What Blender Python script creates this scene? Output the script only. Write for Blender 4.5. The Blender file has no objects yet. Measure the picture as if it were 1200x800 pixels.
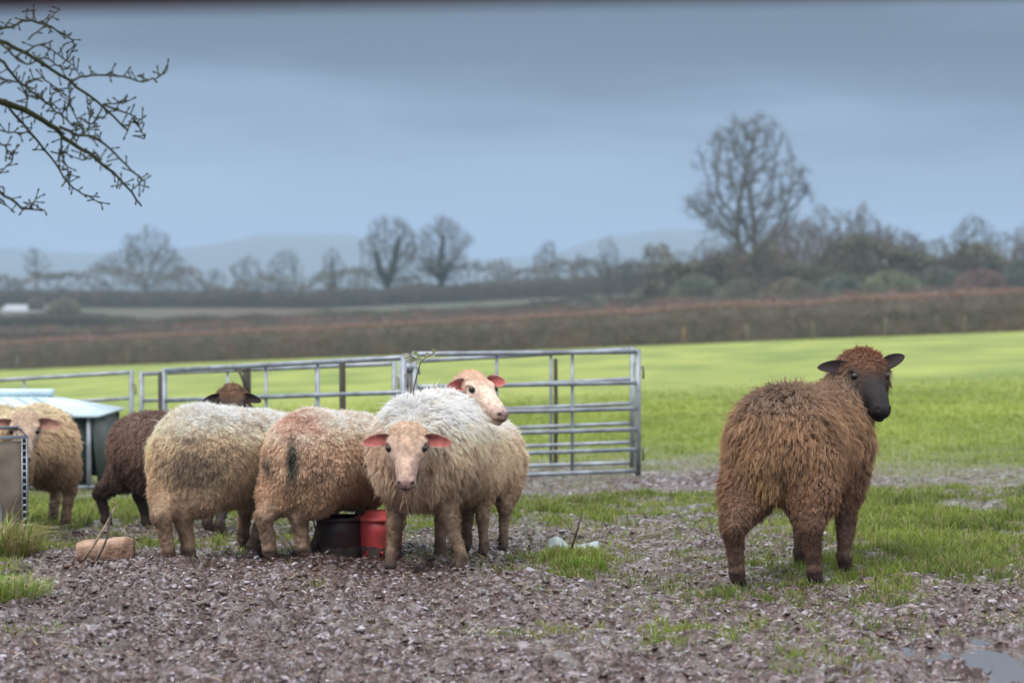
import bpy, math, random
import numpy as np
from mathutils import Vector, kdtree

# ------------------------------------------------------------------ camera, sky, sun, exposure
sc = bpy.context.scene
COL = sc.collection
FPX, CX, CY, HZ, CAMZ = 2833.0, 600.0, 400.0, 340.0, 1.25   # photograph: 1200 x 800
PITCH = (CY - HZ) / FPX
cam_d = bpy.data.cameras.new("camera")
cam = bpy.data.objects.new("camera", cam_d); COL.objects.link(cam)
cam.location = (0, 0, CAMZ); cam.rotation_euler = (math.pi / 2 - PITCH, 0, 0)
cam_d.sensor_width = 36; cam_d.lens = 85; cam_d.clip_start = 0.1; cam_d.clip_end = 30000
cam_d.dof.use_dof = True; cam_d.dof.focus_distance = 10.75; cam_d.dof.aperture_fstop = 3.0
sc.camera = cam

SUN_EL, SUN_AZ = math.radians(52), math.radians(215)        # azimuth clockwise from +Y
world = bpy.data.worlds.new("World"); sc.world = world; world.use_nodes = True
nt = world.node_tree; nt.nodes.clear()
def N(t, **k):
    n = nt.nodes.new(t)
    for a, b in k.items(): setattr(n, a, b)
    return n
out = N("ShaderNodeOutputWorld"); bg = N("ShaderNodeBackground"); bg.inputs[1].default_value = 0.1
sky = N("ShaderNodeTexSky", sky_type='NISHITA'); sky.sun_disc = False
sky.sun_elevation = SUN_EL; sky.sun_rotation = SUN_AZ
tc = N("ShaderNodeTexCoord"); sep = N("ShaderNodeSeparateXYZ"); nt.links.new(tc.outputs["Generated"], sep.inputs[0])
# cloud deck: streaky noise bends the elevation that picks the colour
mp = N("ShaderNodeMapping"); mp.inputs["Scale"].default_value = (4.0, 4.0, 26.0); nt.links.new(tc.outputs["Generated"], mp.inputs[0])
nz = N("ShaderNodeTexNoise"); nz.inputs["Scale"].default_value = 1.6; nz.inputs["Detail"].default_value = 4; nt.links.new(mp.outputs[0], nz.inputs[0])
m1 = N("ShaderNodeMath", operation='MULTIPLY_ADD'); nt.links.new(nz.outputs[0], m1.inputs[0]); m1.inputs[1].default_value = 0.085; m1.inputs[2].default_value = -0.0425
m2 = N("ShaderNodeMath", operation='ADD'); nt.links.new(sep.outputs[2], m2.inputs[0]); nt.links.new(m1.outputs[0], m2.inputs[1])
m3 = N("ShaderNodeMath", operation='MULTIPLY_ADD'); nt.links.new(sep.outputs[0], m3.inputs[0]); m3.inputs[1].default_value = 0.085; nt.links.new(m2.outputs[0], m3.inputs[2])
ramp = N("ShaderNodeValToRGB"); nt.links.new(m3.outputs[0], ramp.inputs[0])
def s2l(c):
    return tuple((x/255/12.92 if x/255 <= .04045 else ((x/255+.055)/1.055)**2.4) for x in c)
SKYK = 1.0
stops = [(0.0, (156, 177, 203)), (0.03, (145, 166, 193)), (0.056, (114, 133, 161)), (0.070, (119, 137, 162)), (0.086, (82, 96, 120)), (0.100, (46, 55, 72)), (0.125, (34, 41, 54)), (0.19, (124, 140, 160)), (0.42, (250, 252, 255)), (1.0, (255, 255, 255))]
el = ramp.color_ramp.elements
while len(el) < len(stops): el.new(0.5)
for e, (p, c) in zip(el, stops):
    e.position = p; l = s2l(c); k_ = 1.75 if p > .3 else 1; e.color = (l[0]*k_, l[1]*k_, l[2]*k_, 1)
sc1 = N("ShaderNodeVectorMath", operation='SCALE'); nt.links.new(ramp.outputs[0], sc1.inputs[0]); 
nz2 = N("ShaderNodeTexNoise"); nz2.inputs["Scale"].default_value = 2.6; nz2.inputs["Detail"].default_value = 5; mp2 = N("ShaderNodeMapping"); mp2.inputs["Scale"].default_value = (2.5, 2.5, 12.0); mp2.inputs["Location"].default_value = (3.1, 1.7, .4)
nt.links.new(tc.outputs["Generated"], mp2.inputs[0]); nt.links.new(mp2.outputs[0], nz2.inputs[0]); mr = N("ShaderNodeMapRange"); mr.inputs[1].default_value = .3; mr.inputs[2].default_value = .7; mr.inputs[3].default_value = 7.1; mr.inputs[4].default_value = 9.3
nt.links.new(nz2.outputs[0], mr.inputs[0]); nt.links.new(mr.outputs[0], sc1.inputs[3])
mix = N("ShaderNodeMix", data_type='RGBA'); mix.inputs[0].default_value = 0.93
nt.links.new(sky.outputs[0], mix.inputs[6]); nt.links.new(sc1.outputs[0], mix.inputs[7])
nt.links.new(mix.outputs[2], bg.inputs[0]); nt.links.new(bg.outputs[0], out.inputs[0])

sl = bpy.data.lights.new("sun", 'SUN'); sl.energy = 1.7; sl.angle = math.radians(14); sl.color = (1.0, 0.955, 0.9)
sun = bpy.data.objects.new("sun", sl); COL.objects.link(sun)
sd = Vector((math.sin(SUN_AZ)*math.cos(SUN_EL), math.cos(SUN_AZ)*math.cos(SUN_EL), math.sin(SUN_EL)))
sun.rotation_euler = sd.to_track_quat('Z', 'Y').to_euler(); sun.location = (0, 0, 50)
sc.view_settings.view_transform = 'Standard'; sc.view_settings.look = 'None'
sc.view_settings.exposure = 0.38; sc.view_settings.gamma = 1
sc.cycles.max_bounces = 6; sc.cycles.volume_bounces = 1; sc.cycles.diffuse_bounces = 3; sc.cycles.transparent_max_bounces = 8

# ------------------------------------------------------------------ helpers
rng = np.random.default_rng(7)
rnd = random.Random(11)
def U(a, b, n=None): return rng.uniform(a, b, n)

def hsh(i, j, k, seed):
    i = i.astype(np.int64); j = j.astype(np.int64); k = k.astype(np.int64)
    h = (i * 374761393 + j * 668265263 + k * 2147483647 + seed * 1274126177) & 0xffffffff
    h = ((h ^ (h >> 13)) * 1274126177) & 0xffffffff
    h = ((h ^ (h >> 16)) * 2246822519) & 0xffffffff
    return ((h ^ (h >> 15)) & 0xffffff).astype(np.float32) / float(0xffffff)
def vn(P, s, seed=0):
    """value noise 0..1 at feature size s"""
    Q = np.asarray(P, dtype=np.float64) / s
    if Q.shape[1] == 2: Q = np.concatenate([Q, np.zeros((len(Q), 1))], 1)
    I = np.floor(Q); F = Q - I; F = F * F * (3 - 2 * F); r = 0
    for a in (0, 1):
        for b in (0, 1):
            for c in (0, 1):
                w = (F[:, 0] if a else 1 - F[:, 0]) * (F[:, 1] if b else 1 - F[:, 1]) * (F[:, 2] if c else 1 - F[:, 2])
                r = r + w * hsh(I[:, 0] + a, I[:, 1] + b, I[:, 2] + c, seed)
    return r
def fbm(P, s, seed=0, o=3):
    r = 0; a = 0.5; t = 0
    for i in range(o):
        r = r + a * vn(P, s / 2 ** i, seed + i * 17); t += a; a *= .5
    return r / t
def worley(P2, s, seed=0):
    Q = P2 / s; I = np.floor(Q); best = np.full(len(Q), 9.0); 
    for a in (-1, 0, 1):
        for b in (-1, 0, 1):
            c = I + (a, b); z = np.zeros(len(Q))
            px = c[:, 0] + hsh(c[:, 0], c[:, 1], z, seed); py = c[:, 1] + hsh(c[:, 0], c[:, 1], z, seed + 5)
            best = np.minimum(best, (px - Q[:, 0]) ** 2 + (py - Q[:, 1]) ** 2)
    return np.sqrt(best)
def sst(a, b, x):
    t = np.clip((x - a) / (b - a), 0, 1); return t * t * (3 - 2 * t)

def mk(name, V, F, mat=None, parent=None, col=None, smooth=False, loc=None, mats=None, midx=None, attr=None):
    """mesh object from numpy arrays; F is one array (n,3)/(n,4) or a list of such arrays"""
    V = np.asarray(V, dtype=np.float32).copy()
    if loc is not None: V -= np.asarray(loc, dtype=np.float32)
    if not isinstance(F, list): F = [F]
    F = [np.asarray(f, dtype=np.int32) for f in F if len(f)]
    me = bpy.data.meshes.new(name); me.vertices.add(len(V)); me.vertices.foreach_set("co", V.ravel())
    loops = np.concatenate([f.ravel() for f in F]); tot = np.concatenate([np.full(len(f), f.shape[1], np.int32) for f in F])
    st = np.concatenate([[0], np.cumsum(tot)[:-1]]).astype(np.int32)
    me.loops.add(len(loops)); me.loops.foreach_set("vertex_index", loops)
    me.polygons.add(len(tot)); me.polygons.foreach_set("loop_start", st); me.polygons.foreach_set("loop_total", tot)
    if smooth: me.polygons.foreach_set("use_smooth", np.ones(len(tot), dtype=bool))
    if mats:
        for m in mats: me.materials.append(m)
        me.polygons.foreach_set("material_index", np.asarray(midx, dtype=np.int32))
    elif mat: me.materials.append(mat)
    if col is not None:
        c = np.ones((len(V), 4), dtype=np.float32); c[:, :3] = np.clip(col, 0, 1)
        a = me.color_attributes.new("Col", 'FLOAT_COLOR', 'POINT'); a.data.foreach_set("color", c.ravel())
    if attr:
        for k, v in attr.items():
            a = me.attributes.new(k, 'FLOAT', 'POINT'); a.data.foreach_set("value", np.asarray(v, dtype=np.float32))
    me.update(calc_edges=True)
    o = bpy.data.objects.new(name, me); COL.objects.link(o)
    if parent: o.parent = parent
    elif loc is not None: o.location = tuple(loc)
    if parent and loc is not None: pass
    return o
def tag(o, label=None, cat=None, group=None, kind=None):
    if label: o["label"] = label
    if cat: o["category"] = cat
    if group: o["group"] = group
    if kind: o["kind"] = kind
    return o
def thing(name, loc, label, cat, group=None):
    o = bpy.data.objects.new(name, None); COL.objects.link(o); o.location = tuple(loc); o.empty_display_size = .1
    return tag(o, label, cat, group)

class MB:
    """collects shapes into one mesh"""
    def __init__(s): s.V = []; s.Q = []; s.T = []; s.C = []; s.n = 0
    def add(s, V, Q=None, T=None, col=None):
        V = np.asarray(V, float).reshape(-1, 3)
        if Q is not None and len(Q): s.Q.append(np.asarray(Q, int).reshape(-1, 4) + s.n)
        if T is not None and len(T): s.T.append(np.asarray(T, int).reshape(-1, 3) + s.n)
        s.V.append(V); s.C.append(np.tile(col if col is not None else (1, 1, 1), (len(V), 1)) if col is None or np.ndim(col) == 1 else col); s.n += len(V)
    def box(s, c, size, bev=.0, rot=0, col=None):
        """box with chamfered vertical and horizontal edges"""
        hx, hy, hz = np.array(size) / 2; b = min(bev, hx*.9, hy*.9, hz*.9)
        if b <= 0:
            V = np.array([[x, y, z] for z in (-hz, hz) for x, y in ((-hx, -hy), (hx, -hy), (hx, hy), (-hx, hy))])
            Q = [[0,3,2,1],[4,5,6,7],[0,1,5,4],[1,2,6,5],[2,3,7,6],[3,0,4,7]]; T = None
        else:
            ring = lambda x, y, z, bb: [[-x+bb,-y,z],[x-bb,-y,z],[x,-y+bb,z],[x,y-bb,z],[x-bb,y,z],[-x+bb,y,z],[-x,y-bb,z],[-x,-y+bb,z]]
            V = np.array(ring(hx-b, hy-b, -hz, b*.4) + ring(hx, hy, -hz+b, b) + ring(hx, hy, hz-b, b) + ring(hx-b, hy-b, hz, b*.4)); Q = []
            for r in range(3):
                for i in range(8): j = (i+1) % 8; Q.append([r*8+i, r*8+j, r*8+8+j, r*8+8+i])
            for o in (0, 24):
                for a, bq, cq, d in ((0,1,2,3),(0,3,4,7),(4,5,6,7)):
                    q = [o+a, o+bq, o+cq, o+d]; Q.append(q[::-1] if o == 0 else q)
            T = None
        if rot: ca, sa = math.cos(rot), math.sin(rot); V = np.stack([V[:,0]*ca-V[:,1]*sa, V[:,0]*sa+V[:,1]*ca, V[:,2]], 1)
        s.add(V + np.array(c), Q, T, col)
    def tube(s, pts, rad, n=8, col=None, cap=True, flat=None):
        pts = np.asarray(pts, float); m = len(pts); rad = np.broadcast_to(np.asarray(rad, float), (m,))
        tan = np.gradient(pts, axis=0) if m > 2 else np.tile(pts[1]-pts[0], (2, 1)); tan /= np.linalg.norm(tan, axis=1)[:, None] + 1e-9
        up = np.array([0, 0, 1.]) if abs(tan[0][2]) < .9 else np.array([1., 0, 0]); V = []
        u = np.cross(tan[0], up); u /= np.linalg.norm(u)
        for i in range(m):
            u = u - tan[i]*np.dot(u, tan[i]); u /= np.linalg.norm(u) + 1e-9; w = np.cross(tan[i], u)
            a = np.arange(n)*2*math.pi/n
            V.append(pts[i] + rad[i]*(np.cos(a)[:, None]*u + np.sin(a)[:, None]*w))
        V = np.concatenate(V); Q = [[i*n+j, i*n+(j+1) % n, (i+1)*n+(j+1) % n, (i+1)*n+j] for i in range(m-1) for j in range(n)]; T = []
        if cap:
            V = np.concatenate([V, pts[:1], pts[-1:]]); a, b = m*n, m*n+1
            T = [[a, (j+1) % n, j] for j in range(n)] + [[b, (m-1)*n+j, (m-1)*n+(j+1) % n] for j in range(n)]
        s.add(V, Q, T, col)
    def lathe(s, prof, c=(0,0,0), n=32, col=None):
        prof = np.asarray(prof, float); a = np.arange(n)*2*math.pi/n
        V = np.concatenate([np.stack([r*np.cos(a), r*np.sin(a), np.full(n, z)], 1) for r, z in prof]) + np.array(c)
        Q = [[i*n+j, i*n+(j+1) % n, (i+1)*n+(j+1) % n, (i+1)*n+j] for i in range(len(prof)-1) for j in range(n)]
        s.add(V, Q, None, col)
    def build(s, name, mat, parent=None, loc=None, smooth=False, col=False):
        V = np.concatenate(s.V); F = []
        if s.Q: F.append(np.concatenate(s.Q))
        if s.T: F.append(np.concatenate(s.T))
        return mk(name, V, F, mat, parent, np.concatenate(s.C) if col else None, smooth, loc)

# --- the ground's own shape
def gz(x, y):
    x = np.asarray(x, float); y = np.asarray(y, float)
    g = np.interp(y, [-30, 11, 22, 108, 200, 420, 1000, 6000], [0.0, 0.0, -0.29, -1.48, -2.1, 0.6, 2.0, 6.0])
    c = 0.056 * np.clip(x, -30, 30) * np.clip(1 - 11 / np.maximum(y, 11), 0, 1)
    return g + c
# --- the photograph's sight lines, used once to work out where real things stand
def P(px, py, d):
    cx, cy = (px - CX) / FPX, (CY - py) / FPX
    cp, sp = math.cos(PITCH), math.sin(PITCH)
    dy = cp + cy*sp; dz = -sp + cy*cp; s = d / dy
    return np.array([cx*s, d, CAMZ + dz*s])
def gp(px, py):
    lo, hi = 5.0, 600.0
    for _ in range(50):
        m = (lo+hi)/2; q = P(px, py, m)
        if q[2] > gz(q[0], m): lo = m
        else: hi = m
    q = P(px, py, lo); q[2] = gz(q[0], q[1]); return q
def pix(x, y, z):
    dz = z - CAMZ; cp, sp = math.cos(PITCH), math.sin(PITCH)
    f = y*cp - dz*sp; u = y*sp + dz*cp
    return CX + FPX*x/f, CY - FPX*u/f

# --- materials
def material(name, base=(.5,.5,.5), rough=.7, attr=False, noise=None, bump=None, metal=0, spec=.5, sheen=0, trans=0, coord='Object', roughnoise=None):
    m = bpy.data.materials.new(name); m.use_nodes = True; t = m.node_tree; b = t.nodes["Principled BSDF"]; L = t.links.new
    b.inputs["Roughness"].default_value = rough; b.inputs["Metallic"].default_value = metal; b.inputs["Specular IOR Level"].default_value = spec
    if sheen: b.inputs["Sheen Weight"].default_value = sheen
    co = t.nodes.new("ShaderNodeTexCoord")
    src = None
    if attr: a = t.nodes.new("ShaderNodeAttribute"); a.attribute_name = "Col"; src = a.outputs["Color"]
    if noise:                       # (scale, dark colour multiplier, strength)
        n = t.nodes.new("ShaderNodeTexNoise"); n.inputs["Scale"].default_value = noise[0]; n.inputs["Detail"].default_value = 6; L(co.outputs[coord], n.inputs[0])
        r = t.nodes.new("ShaderNodeMapRange"); r.inputs[1].default_value = .35; r.inputs[2].default_value = .65; L(n.outputs[0], r.inputs[0])
        mx = t.nodes.new("ShaderNodeMix"); mx.data_type = 'RGBA'; mx.blend_type = 'MULTIPLY' if attr else 'MIX'
        if attr:
            mx.inputs[0].default_value = 1; rr = t.nodes.new("ShaderNodeMix"); rr.data_type = 'RGBA'; rr.inputs[6].default_value = (*noise[1], 1); rr.inputs[7].default_value = (*noise[2], 1)
            L(r.outputs[0], rr.inputs[0]); L(src, mx.inputs[6]); L(rr.outputs[2], mx.inputs[7])
        else:
            mx.inputs[6].default_value = (*base, 1); mx.inputs[7].default_value = (*noise[1], 1); L(r.outputs[0], mx.inputs[0])
        src = mx.outputs[2]
    if src is not None: L(src, b.inputs["Base Color"])
    else: b.inputs["Base Color"].default_value = (*base, 1)
    if bump:
        n = t.nodes.new("ShaderNodeTexNoise"); n.inputs["Scale"].default_value = bump[0]; n.inputs["Detail"].default_value = 5; L(co.outputs[coord], n.inputs[0])
        bp = t.nodes.new("ShaderNodeBump"); bp.inputs["Strength"].default_value = bump[1]; bp.inputs["Distance"].default_value = bump[2]; L(n.outputs[0], bp.inputs["Height"]); L(bp.outputs[0], b.inputs["Normal"])
    if trans:
        o = t.nodes["Material Output"]; tr = t.nodes.new("ShaderNodeBsdfTranslucent"); mx = t.nodes.new("ShaderNodeMixShader"); mx.inputs[0].default_value = trans
        if src is not None: L(src, tr.inputs[0])
        else: tr.inputs[0].default_value = (*base, 1)
        L(b.outputs[0], mx.inputs[1]); L(tr.outputs[0], mx.inputs[2]); L(mx.outputs[0], o.inputs[0])
    return m
M_WOOL = material("wool", attr=True, rough=.9, spec=.15, sheen=.3, trans=.34)
M_SKIN = material("short_haired_skin", attr=True, rough=.75, spec=.3, noise=(60, (.72,.7,.68), (1.1,1.08,1.05)), bump=(220, .5, .004))
M_EYE = material("eye", (.015,.011,.008), rough=.12)
M_GALV = material("galvanised_steel", (.36,.40,.45), rough=.48, metal=.45, noise=(7, (.20,.22,.245)), bump=(60,.15,.002))
M_GALV_D = material("weathered_steel", (.17,.18,.175), rough=.6, metal=.3, noise=(14, (.10,.085,.06)))
M_SHEET = material("dull_metal_sheet", (.26,.215,.175), rough=.7, metal=.1, noise=(5, (.13,.10,.075)), bump=(18,.3,.01))
M_ROOF = material("pale_tin_roof", (.60,.74,.80), rough=.4, metal=.1, noise=(5, (.45,.58,.64)))
M_DKPANEL = material("dark_green_panel", (.035,.055,.055), rough=.5, noise=(4, (.05,.06,.045)))
M_POST = material("weathered_wood", (.085,.075,.06), rough=.85, noise=(12, (.05,.04,.03)), bump=(40,.5,.01))
M_BARK = material("bark", attr=True, rough=.9, spec=.2, bump=(30,.5,.02))
M_LEAF = material("leaf", attr=True, rough=.65, spec=.3, trans=.2)
M_GRASS = material("grass_blade", attr=True, rough=.5, spec=.35, trans=.3)

# ------------------------------------------------------------------ the ground
def grassiness(x, y):
    """how grassy the ground is, 0 = bare mud"""
    f = FPX / np.maximum(y, .1)
    px = 600 + x*f; py = HZ + (CAMZ - gz(x, y))*f
    P2 = np.stack([x, y], 1)
    n = fbm(P2, 1.1, 3, 3); n2 = fbm(P2, .28, 9, 2)
    def blob(cx, cy, rx, ry, a): return a*np.exp(-((px-cx)/rx)**2 - ((py-cy)/ry)**2)
    g = sst(565, 470, py)*1.1
    g = g + sst(665, 600, py)*(.30 + .26*sst(650, 300, px) + .10*sst(700, 900, px))
    g = g - blob(980, 556, 260, 15, .30) - blob(830, 562, 80, 16, .4) - blob(1150, 578, 90, 12, .45)
    g = g + blob(1095, 630, 140, 45, .52) + blob(1150, 660, 60, 25, .45) + blob(985, 655, 90, 40, .30) + blob(870, 690, 100, 30, .22)
    g = g + blob(678, 656, 42, 15, .9) + blob(560, 605, 200, 18, .15) + blob(1050, 700, 50, 22, .4) + blob(780, 745, 150, 30, .1) + blob(930, 760, 100, 35, .16)
    g = g + blob(0, 650, 46, 45, .8) + blob(90, 600, 140, 25, .35)
    g = g + .07 + .15*sst(480, 800, px) + blob(640, 720, 260, 60, .05)
    return np.clip(g + (n-.5)*.80 + (n2-.5)*.60, 0, 1.2)
PUD = []
for (px, py, rx, ry) in ((1092, 765, .13, .24), (1204, 775, .26, .62), (1130, 796, .20, .30), (1140, 592, .22, .55), (1160, 738, .09, .16), (1188, 712, .11, .14), (1045, 745, .06, .12), (985, 788, .08, .10), (1110, 722, .05, .08), (905, 792, .05, .08), (560, 770, .05, .07)):
    g = gp(px, py); PUD.append((g[0], g[1], rx, ry))
def puddle_k(x, y):
    k = np.zeros(len(x))
    for (cx, cy, rx, ry) in PUD: k = np.maximum(k, 1.35 - np.sqrt(((x-cx)/rx)**2 + ((y-cy)/ry)**2))
    return k
def detail(x, y, g):
    P2 = np.stack([x, y], 1)
    far = sst(26, 16, y)
    w1 = worley(P2, .19, 4)
    wq = P2 + .05*np.stack([vn(P2, .11, 1), vn(P2, .11, 2)], 1); bil = lambda q, sz, sd: np.abs(2*vn(q, sz, sd)-1)
    mud = (bil(wq, .11, 4)-.5)*.052*(.35+1.0*vn(P2, .35, 77)) + (bil(wq, .048, 14)-.45)*.036 + (bil(P2, .023, 24)-.45)*.014 - .006 + (fbm(P2, .5, 21, 2)-.5)*.11 - np.maximum(.20-w1, 0)*.10
    turf = (fbm(P2, .35, 41, 3)-.5)*.07
    gg = np.clip(g, 0, 1)
    h = (mud*(1-gg*.8) + turf*gg)*far
    return h - .06*sst(.05, .7, puddle_k(x, y) + (vn(P2, .12, 61)-.5)*.5)
xs = np.unique(np.concatenate([np.linspace(-9000, -60, 14), np.linspace(-60, -8, 40), np.linspace(-8, -2.9, 60), np.arange(-2.9, 2.9, .0075), np.linspace(2.9, 8, 60), np.linspace(8, 60, 40), np.linspace(60, 9000, 14)]))
ys = np.unique(np.concatenate([np.linspace(-3000, -10, 10), np.linspace(-10, 6.9, 60), np.arange(6.9, 13.5, .011), np.arange(13.5, 22, .03), np.linspace(22, 130, 160), np.linspace(130, 700, 120), np.linspace(700, 8000, 20)]))
GX, GY = np.meshgrid(xs, ys); gx, gy = GX.ravel(), GY.ravel()
G = np.ones(len(gx)); near = (gy > 5) & (gy < 60) & (abs(gx) < 14)
G[near] = grassiness(gx[near], gy[near]); G[gy <= 5] = .1
Z = gz(gx, gy); Z[near] += detail(gx[near], gy[near], G[near])
nx_, ny_ = len(xs), len(ys); ii = (np.arange(ny_-1)[:, None]*nx_ + np.arange(nx_-1)[None]).ravel()
ground_mat = bpy.data.materials.new("muddy_pasture"); ground_mat.use_nodes = True
def ground_nodes():
    t = ground_mat.node_tree; b = t.nodes["Principled BSDF"]; L = t.links.new
    co = t.nodes.new("ShaderNodeTexCoord"); 
    def noise(s, det=5, vec=None):
        n = t.nodes.new("ShaderNodeTexNoise"); n.inputs["Scale"].default_value = s; n.inputs["Detail"].default_value = det; L(vec or co.outputs["Object"], n.inputs[0]); return n.outputs[0]
    def ramp(src, st):
        r = t.nodes.new("ShaderNodeValToRGB"); e = r.color_ramp.elements
        while len(e) < len(st): e.new(.5)
        for q, (p, c) in zip(e, st): q.position = p; q.color = (*c, 1)
        L(src, r.inputs[0]); return r.outputs[0]
    def mixc(f, a, c):
        m = t.nodes.new("ShaderNodeMix"); m.data_type = 'RGBA'
        for s, v in ((0, f), (6, a), (7, c)):
            if isinstance(v, (int, float)): m.inputs[s].default_value = v
            elif isinstance(v, tuple): m.inputs[s].default_value = (*v, 1)
            else: L(v, m.inputs[s])
        return m.outputs[2]
    mud = ramp(noise(22, 8), [(.3, (.028,.013,.011)), (.44, (.07,.038,.034)), (.57, (.125,.083,.082)), (.70, (.24,.20,.21))])
    mud2 = mixc(ramp(noise(5), [(.45, (0,0,0)), (.65, (1,1,1))]), mud, ramp(noise(60, 4), [(.35, (.045,.02,.015)), (.65, (.15,.10,.095))]))
    glint_speck = t.nodes.new("ShaderNodeMath"); glint_speck.operation = 'MULTIPLY'; L(ramp(noise(46, 5), [(.545, (0,0,0)), (.61, (1,1,1))]), glint_speck.inputs[0]); L(ramp(noise(3.2, 4), [(.38, (.25,.25,.25)), (.60, (1,1,1))]), glint_speck.inputs[1])
    mud2 = mixc(glint_speck.outputs[0], mud2, (.31, .275, .33))  # sky glints on wet mud, painted into the colour as pale specks
    mud2 = mixc(ramp(noise(38, 6), [(.43, (1,1,1)), (.49, (0,0,0))]), mud2, (.028, .013, .010))
    at = t.nodes.new("ShaderNodeAttribute"); at.attribute_name = "grass"
    near_turf = ramp(noise(30, 6), [(.3, (.035,.035,.02)), (.5, (.07,.095,.03)), (.7, (.13,.18,.045))])
    pos = t.nodes.new("ShaderNodeSeparateXYZ"); L(co.outputs["Object"], pos.inputs[0])
    fr = t.nodes.new("ShaderNodeMapRange"); fr.inputs[1].default_value = 15; fr.inputs[2].default_value = 26; L(pos.outputs[1], fr.inputs[0])
    stretch = t.nodes.new("ShaderNodeMapping"); stretch.inputs["Scale"].default_value = (.5, .16, 1); L(co.outputs["Object"], stretch.inputs[0])
    field = mixc(ramp(noise(1.0, 8, stretch.outputs[0]), [(.36, (0,0,0)), (.62, (1,1,1))]), (.15,.21,.042), (.28,.325,.07))
    turf = mixc(fr.outputs[0], near_turf, field)
    c = mixc(at.outputs["Fac"], mud2, turf)
    # beyond the hedge: rough winter pasture, olive and rust
    bx = t.nodes.new("ShaderNodeAttribute"); bx.attribute_name = "beyond"
    st2 = t.nodes.new("ShaderNodeMapping"); st2.inputs["Scale"].default_value = (.02, .006, 1); L(co.outputs["Object"], st2.inputs[0])
    rough = ramp(noise(1.0, 8, st2.outputs[0]), [(.3, (.075,.048,.036)), (.45, (.08,.07,.043)), (.6, (.056,.066,.04)), (.75, (.09,.064,.05))])
    c = mixc(bx.outputs["Fac"], c, rough)
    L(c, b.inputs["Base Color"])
    wet = ramp(noise(9, 4), [(.38, (.20,.20,.20)), (.60, (.62,.62,.62))]); dry = t.nodes.new("ShaderNodeMix"); dry.data_type = 'FLOAT'
    L(at.outputs["Fac"], dry.inputs[0]); L(wet, dry.inputs[2]); dry.inputs[3].default_value = .9; L(dry.outputs[0], b.inputs["Roughness"])
    b.inputs["Specular IOR Level"].default_value = .45
    inv = t.nodes.new("ShaderNodeMath"); inv.operation = 'SUBTRACT'; inv.inputs[0].default_value = 1; L(at.outputs["Fac"], inv.inputs[1]); film = t.nodes.new("ShaderNodeMath"); film.operation = 'MULTIPLY'; L(inv.outputs[0], film.inputs[0]); L(ramp(noise(14, 4), [(.52, (0,0,0)), (.62, (1,1,1))]), film.inputs[1])
    L(film.outputs[0], b.inputs["Coat Weight"]); b.inputs["Coat Roughness"].default_value = .09; b.inputs["Coat IOR"].default_value = 1.6
    bp = t.nodes.new("ShaderNodeBump"); bp.inputs["Strength"].default_value = .8; bp.inputs["Distance"].default_value = .016; L(noise(60, 7), bp.inputs["Height"]); L(bp.outputs[0], b.inputs["Normal"])
ground_nodes()
def hedge_d(px):  # distance of the field's far hedge along the line of sight
    return np.interp(px, [-1200, 0, 600, 1200, 2400], [170, 129, 108, 91, 66])
hx = 600 + gx*FPX/np.maximum(gy, 1); beyond = sst(0, 3, gy - hedge_d(hx))*(gy > 20)
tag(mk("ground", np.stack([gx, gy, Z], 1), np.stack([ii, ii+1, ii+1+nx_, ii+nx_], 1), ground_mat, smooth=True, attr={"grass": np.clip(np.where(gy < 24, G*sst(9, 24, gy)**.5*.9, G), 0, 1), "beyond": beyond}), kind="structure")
del GX, GY, gx, gy, Z, G

# puddles: still water lying in the hollows
M_WATER = material("puddle_water", (.12,.105,.10), rough=.06, spec=.9)
for i, (cx, cy, rx, ry) in enumerate(PUD):
    a = np.arange(36)*2*math.pi/36; V = np.concatenate([[[cx, cy, 0]], np.stack([cx+rx*1.5*np.cos(a), cy+ry*1.5*np.sin(a), 0*a], 1)])
    V[:, 2] = gz(cx, cy) - .032 - .004*i
    V = V[(V[:, 0] < 1e9)]
    o = mk("puddle", V, np.array([[0, j+1, (j+1) % 36+1] for j in range(36)]), M_WATER); tag(o, kind="structure")

# ------------------------------------------------------------------ ribbons: grass blades, wool locks, twigs
def ribbons(root, mid, tip, wv, w0, w1, c0, c1):
    """flat tapering blades, root pair - mid pair - tip; returns V, [Q, T], col"""
    n = len(root); V = np.empty((n, 5, 3)); h0 = wv*w0[:, None]*.5; h1 = wv*w1[:, None]*.5
    V[:, 0] = root-h0; V[:, 1] = root+h0; V[:, 2] = mid+h1; V[:, 3] = mid-h1; V[:, 4] = tip
    C = np.empty((n, 5, 3)); C[:, 0] = C[:, 1] = c0; C[:, 2] = C[:, 3] = (c0+c1)/2; C[:, 4] = c1
    b = np.arange(n)[:, None]*5
    return V.reshape(-1, 3), [b + np.array([[0, 1, 2, 3]]), b + np.array([[3, 2, 4]])], C.reshape(-1, 3)
def nrm(v): return v / (np.linalg.norm(v, axis=-1, keepdims=True) + 1e-9)

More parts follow.
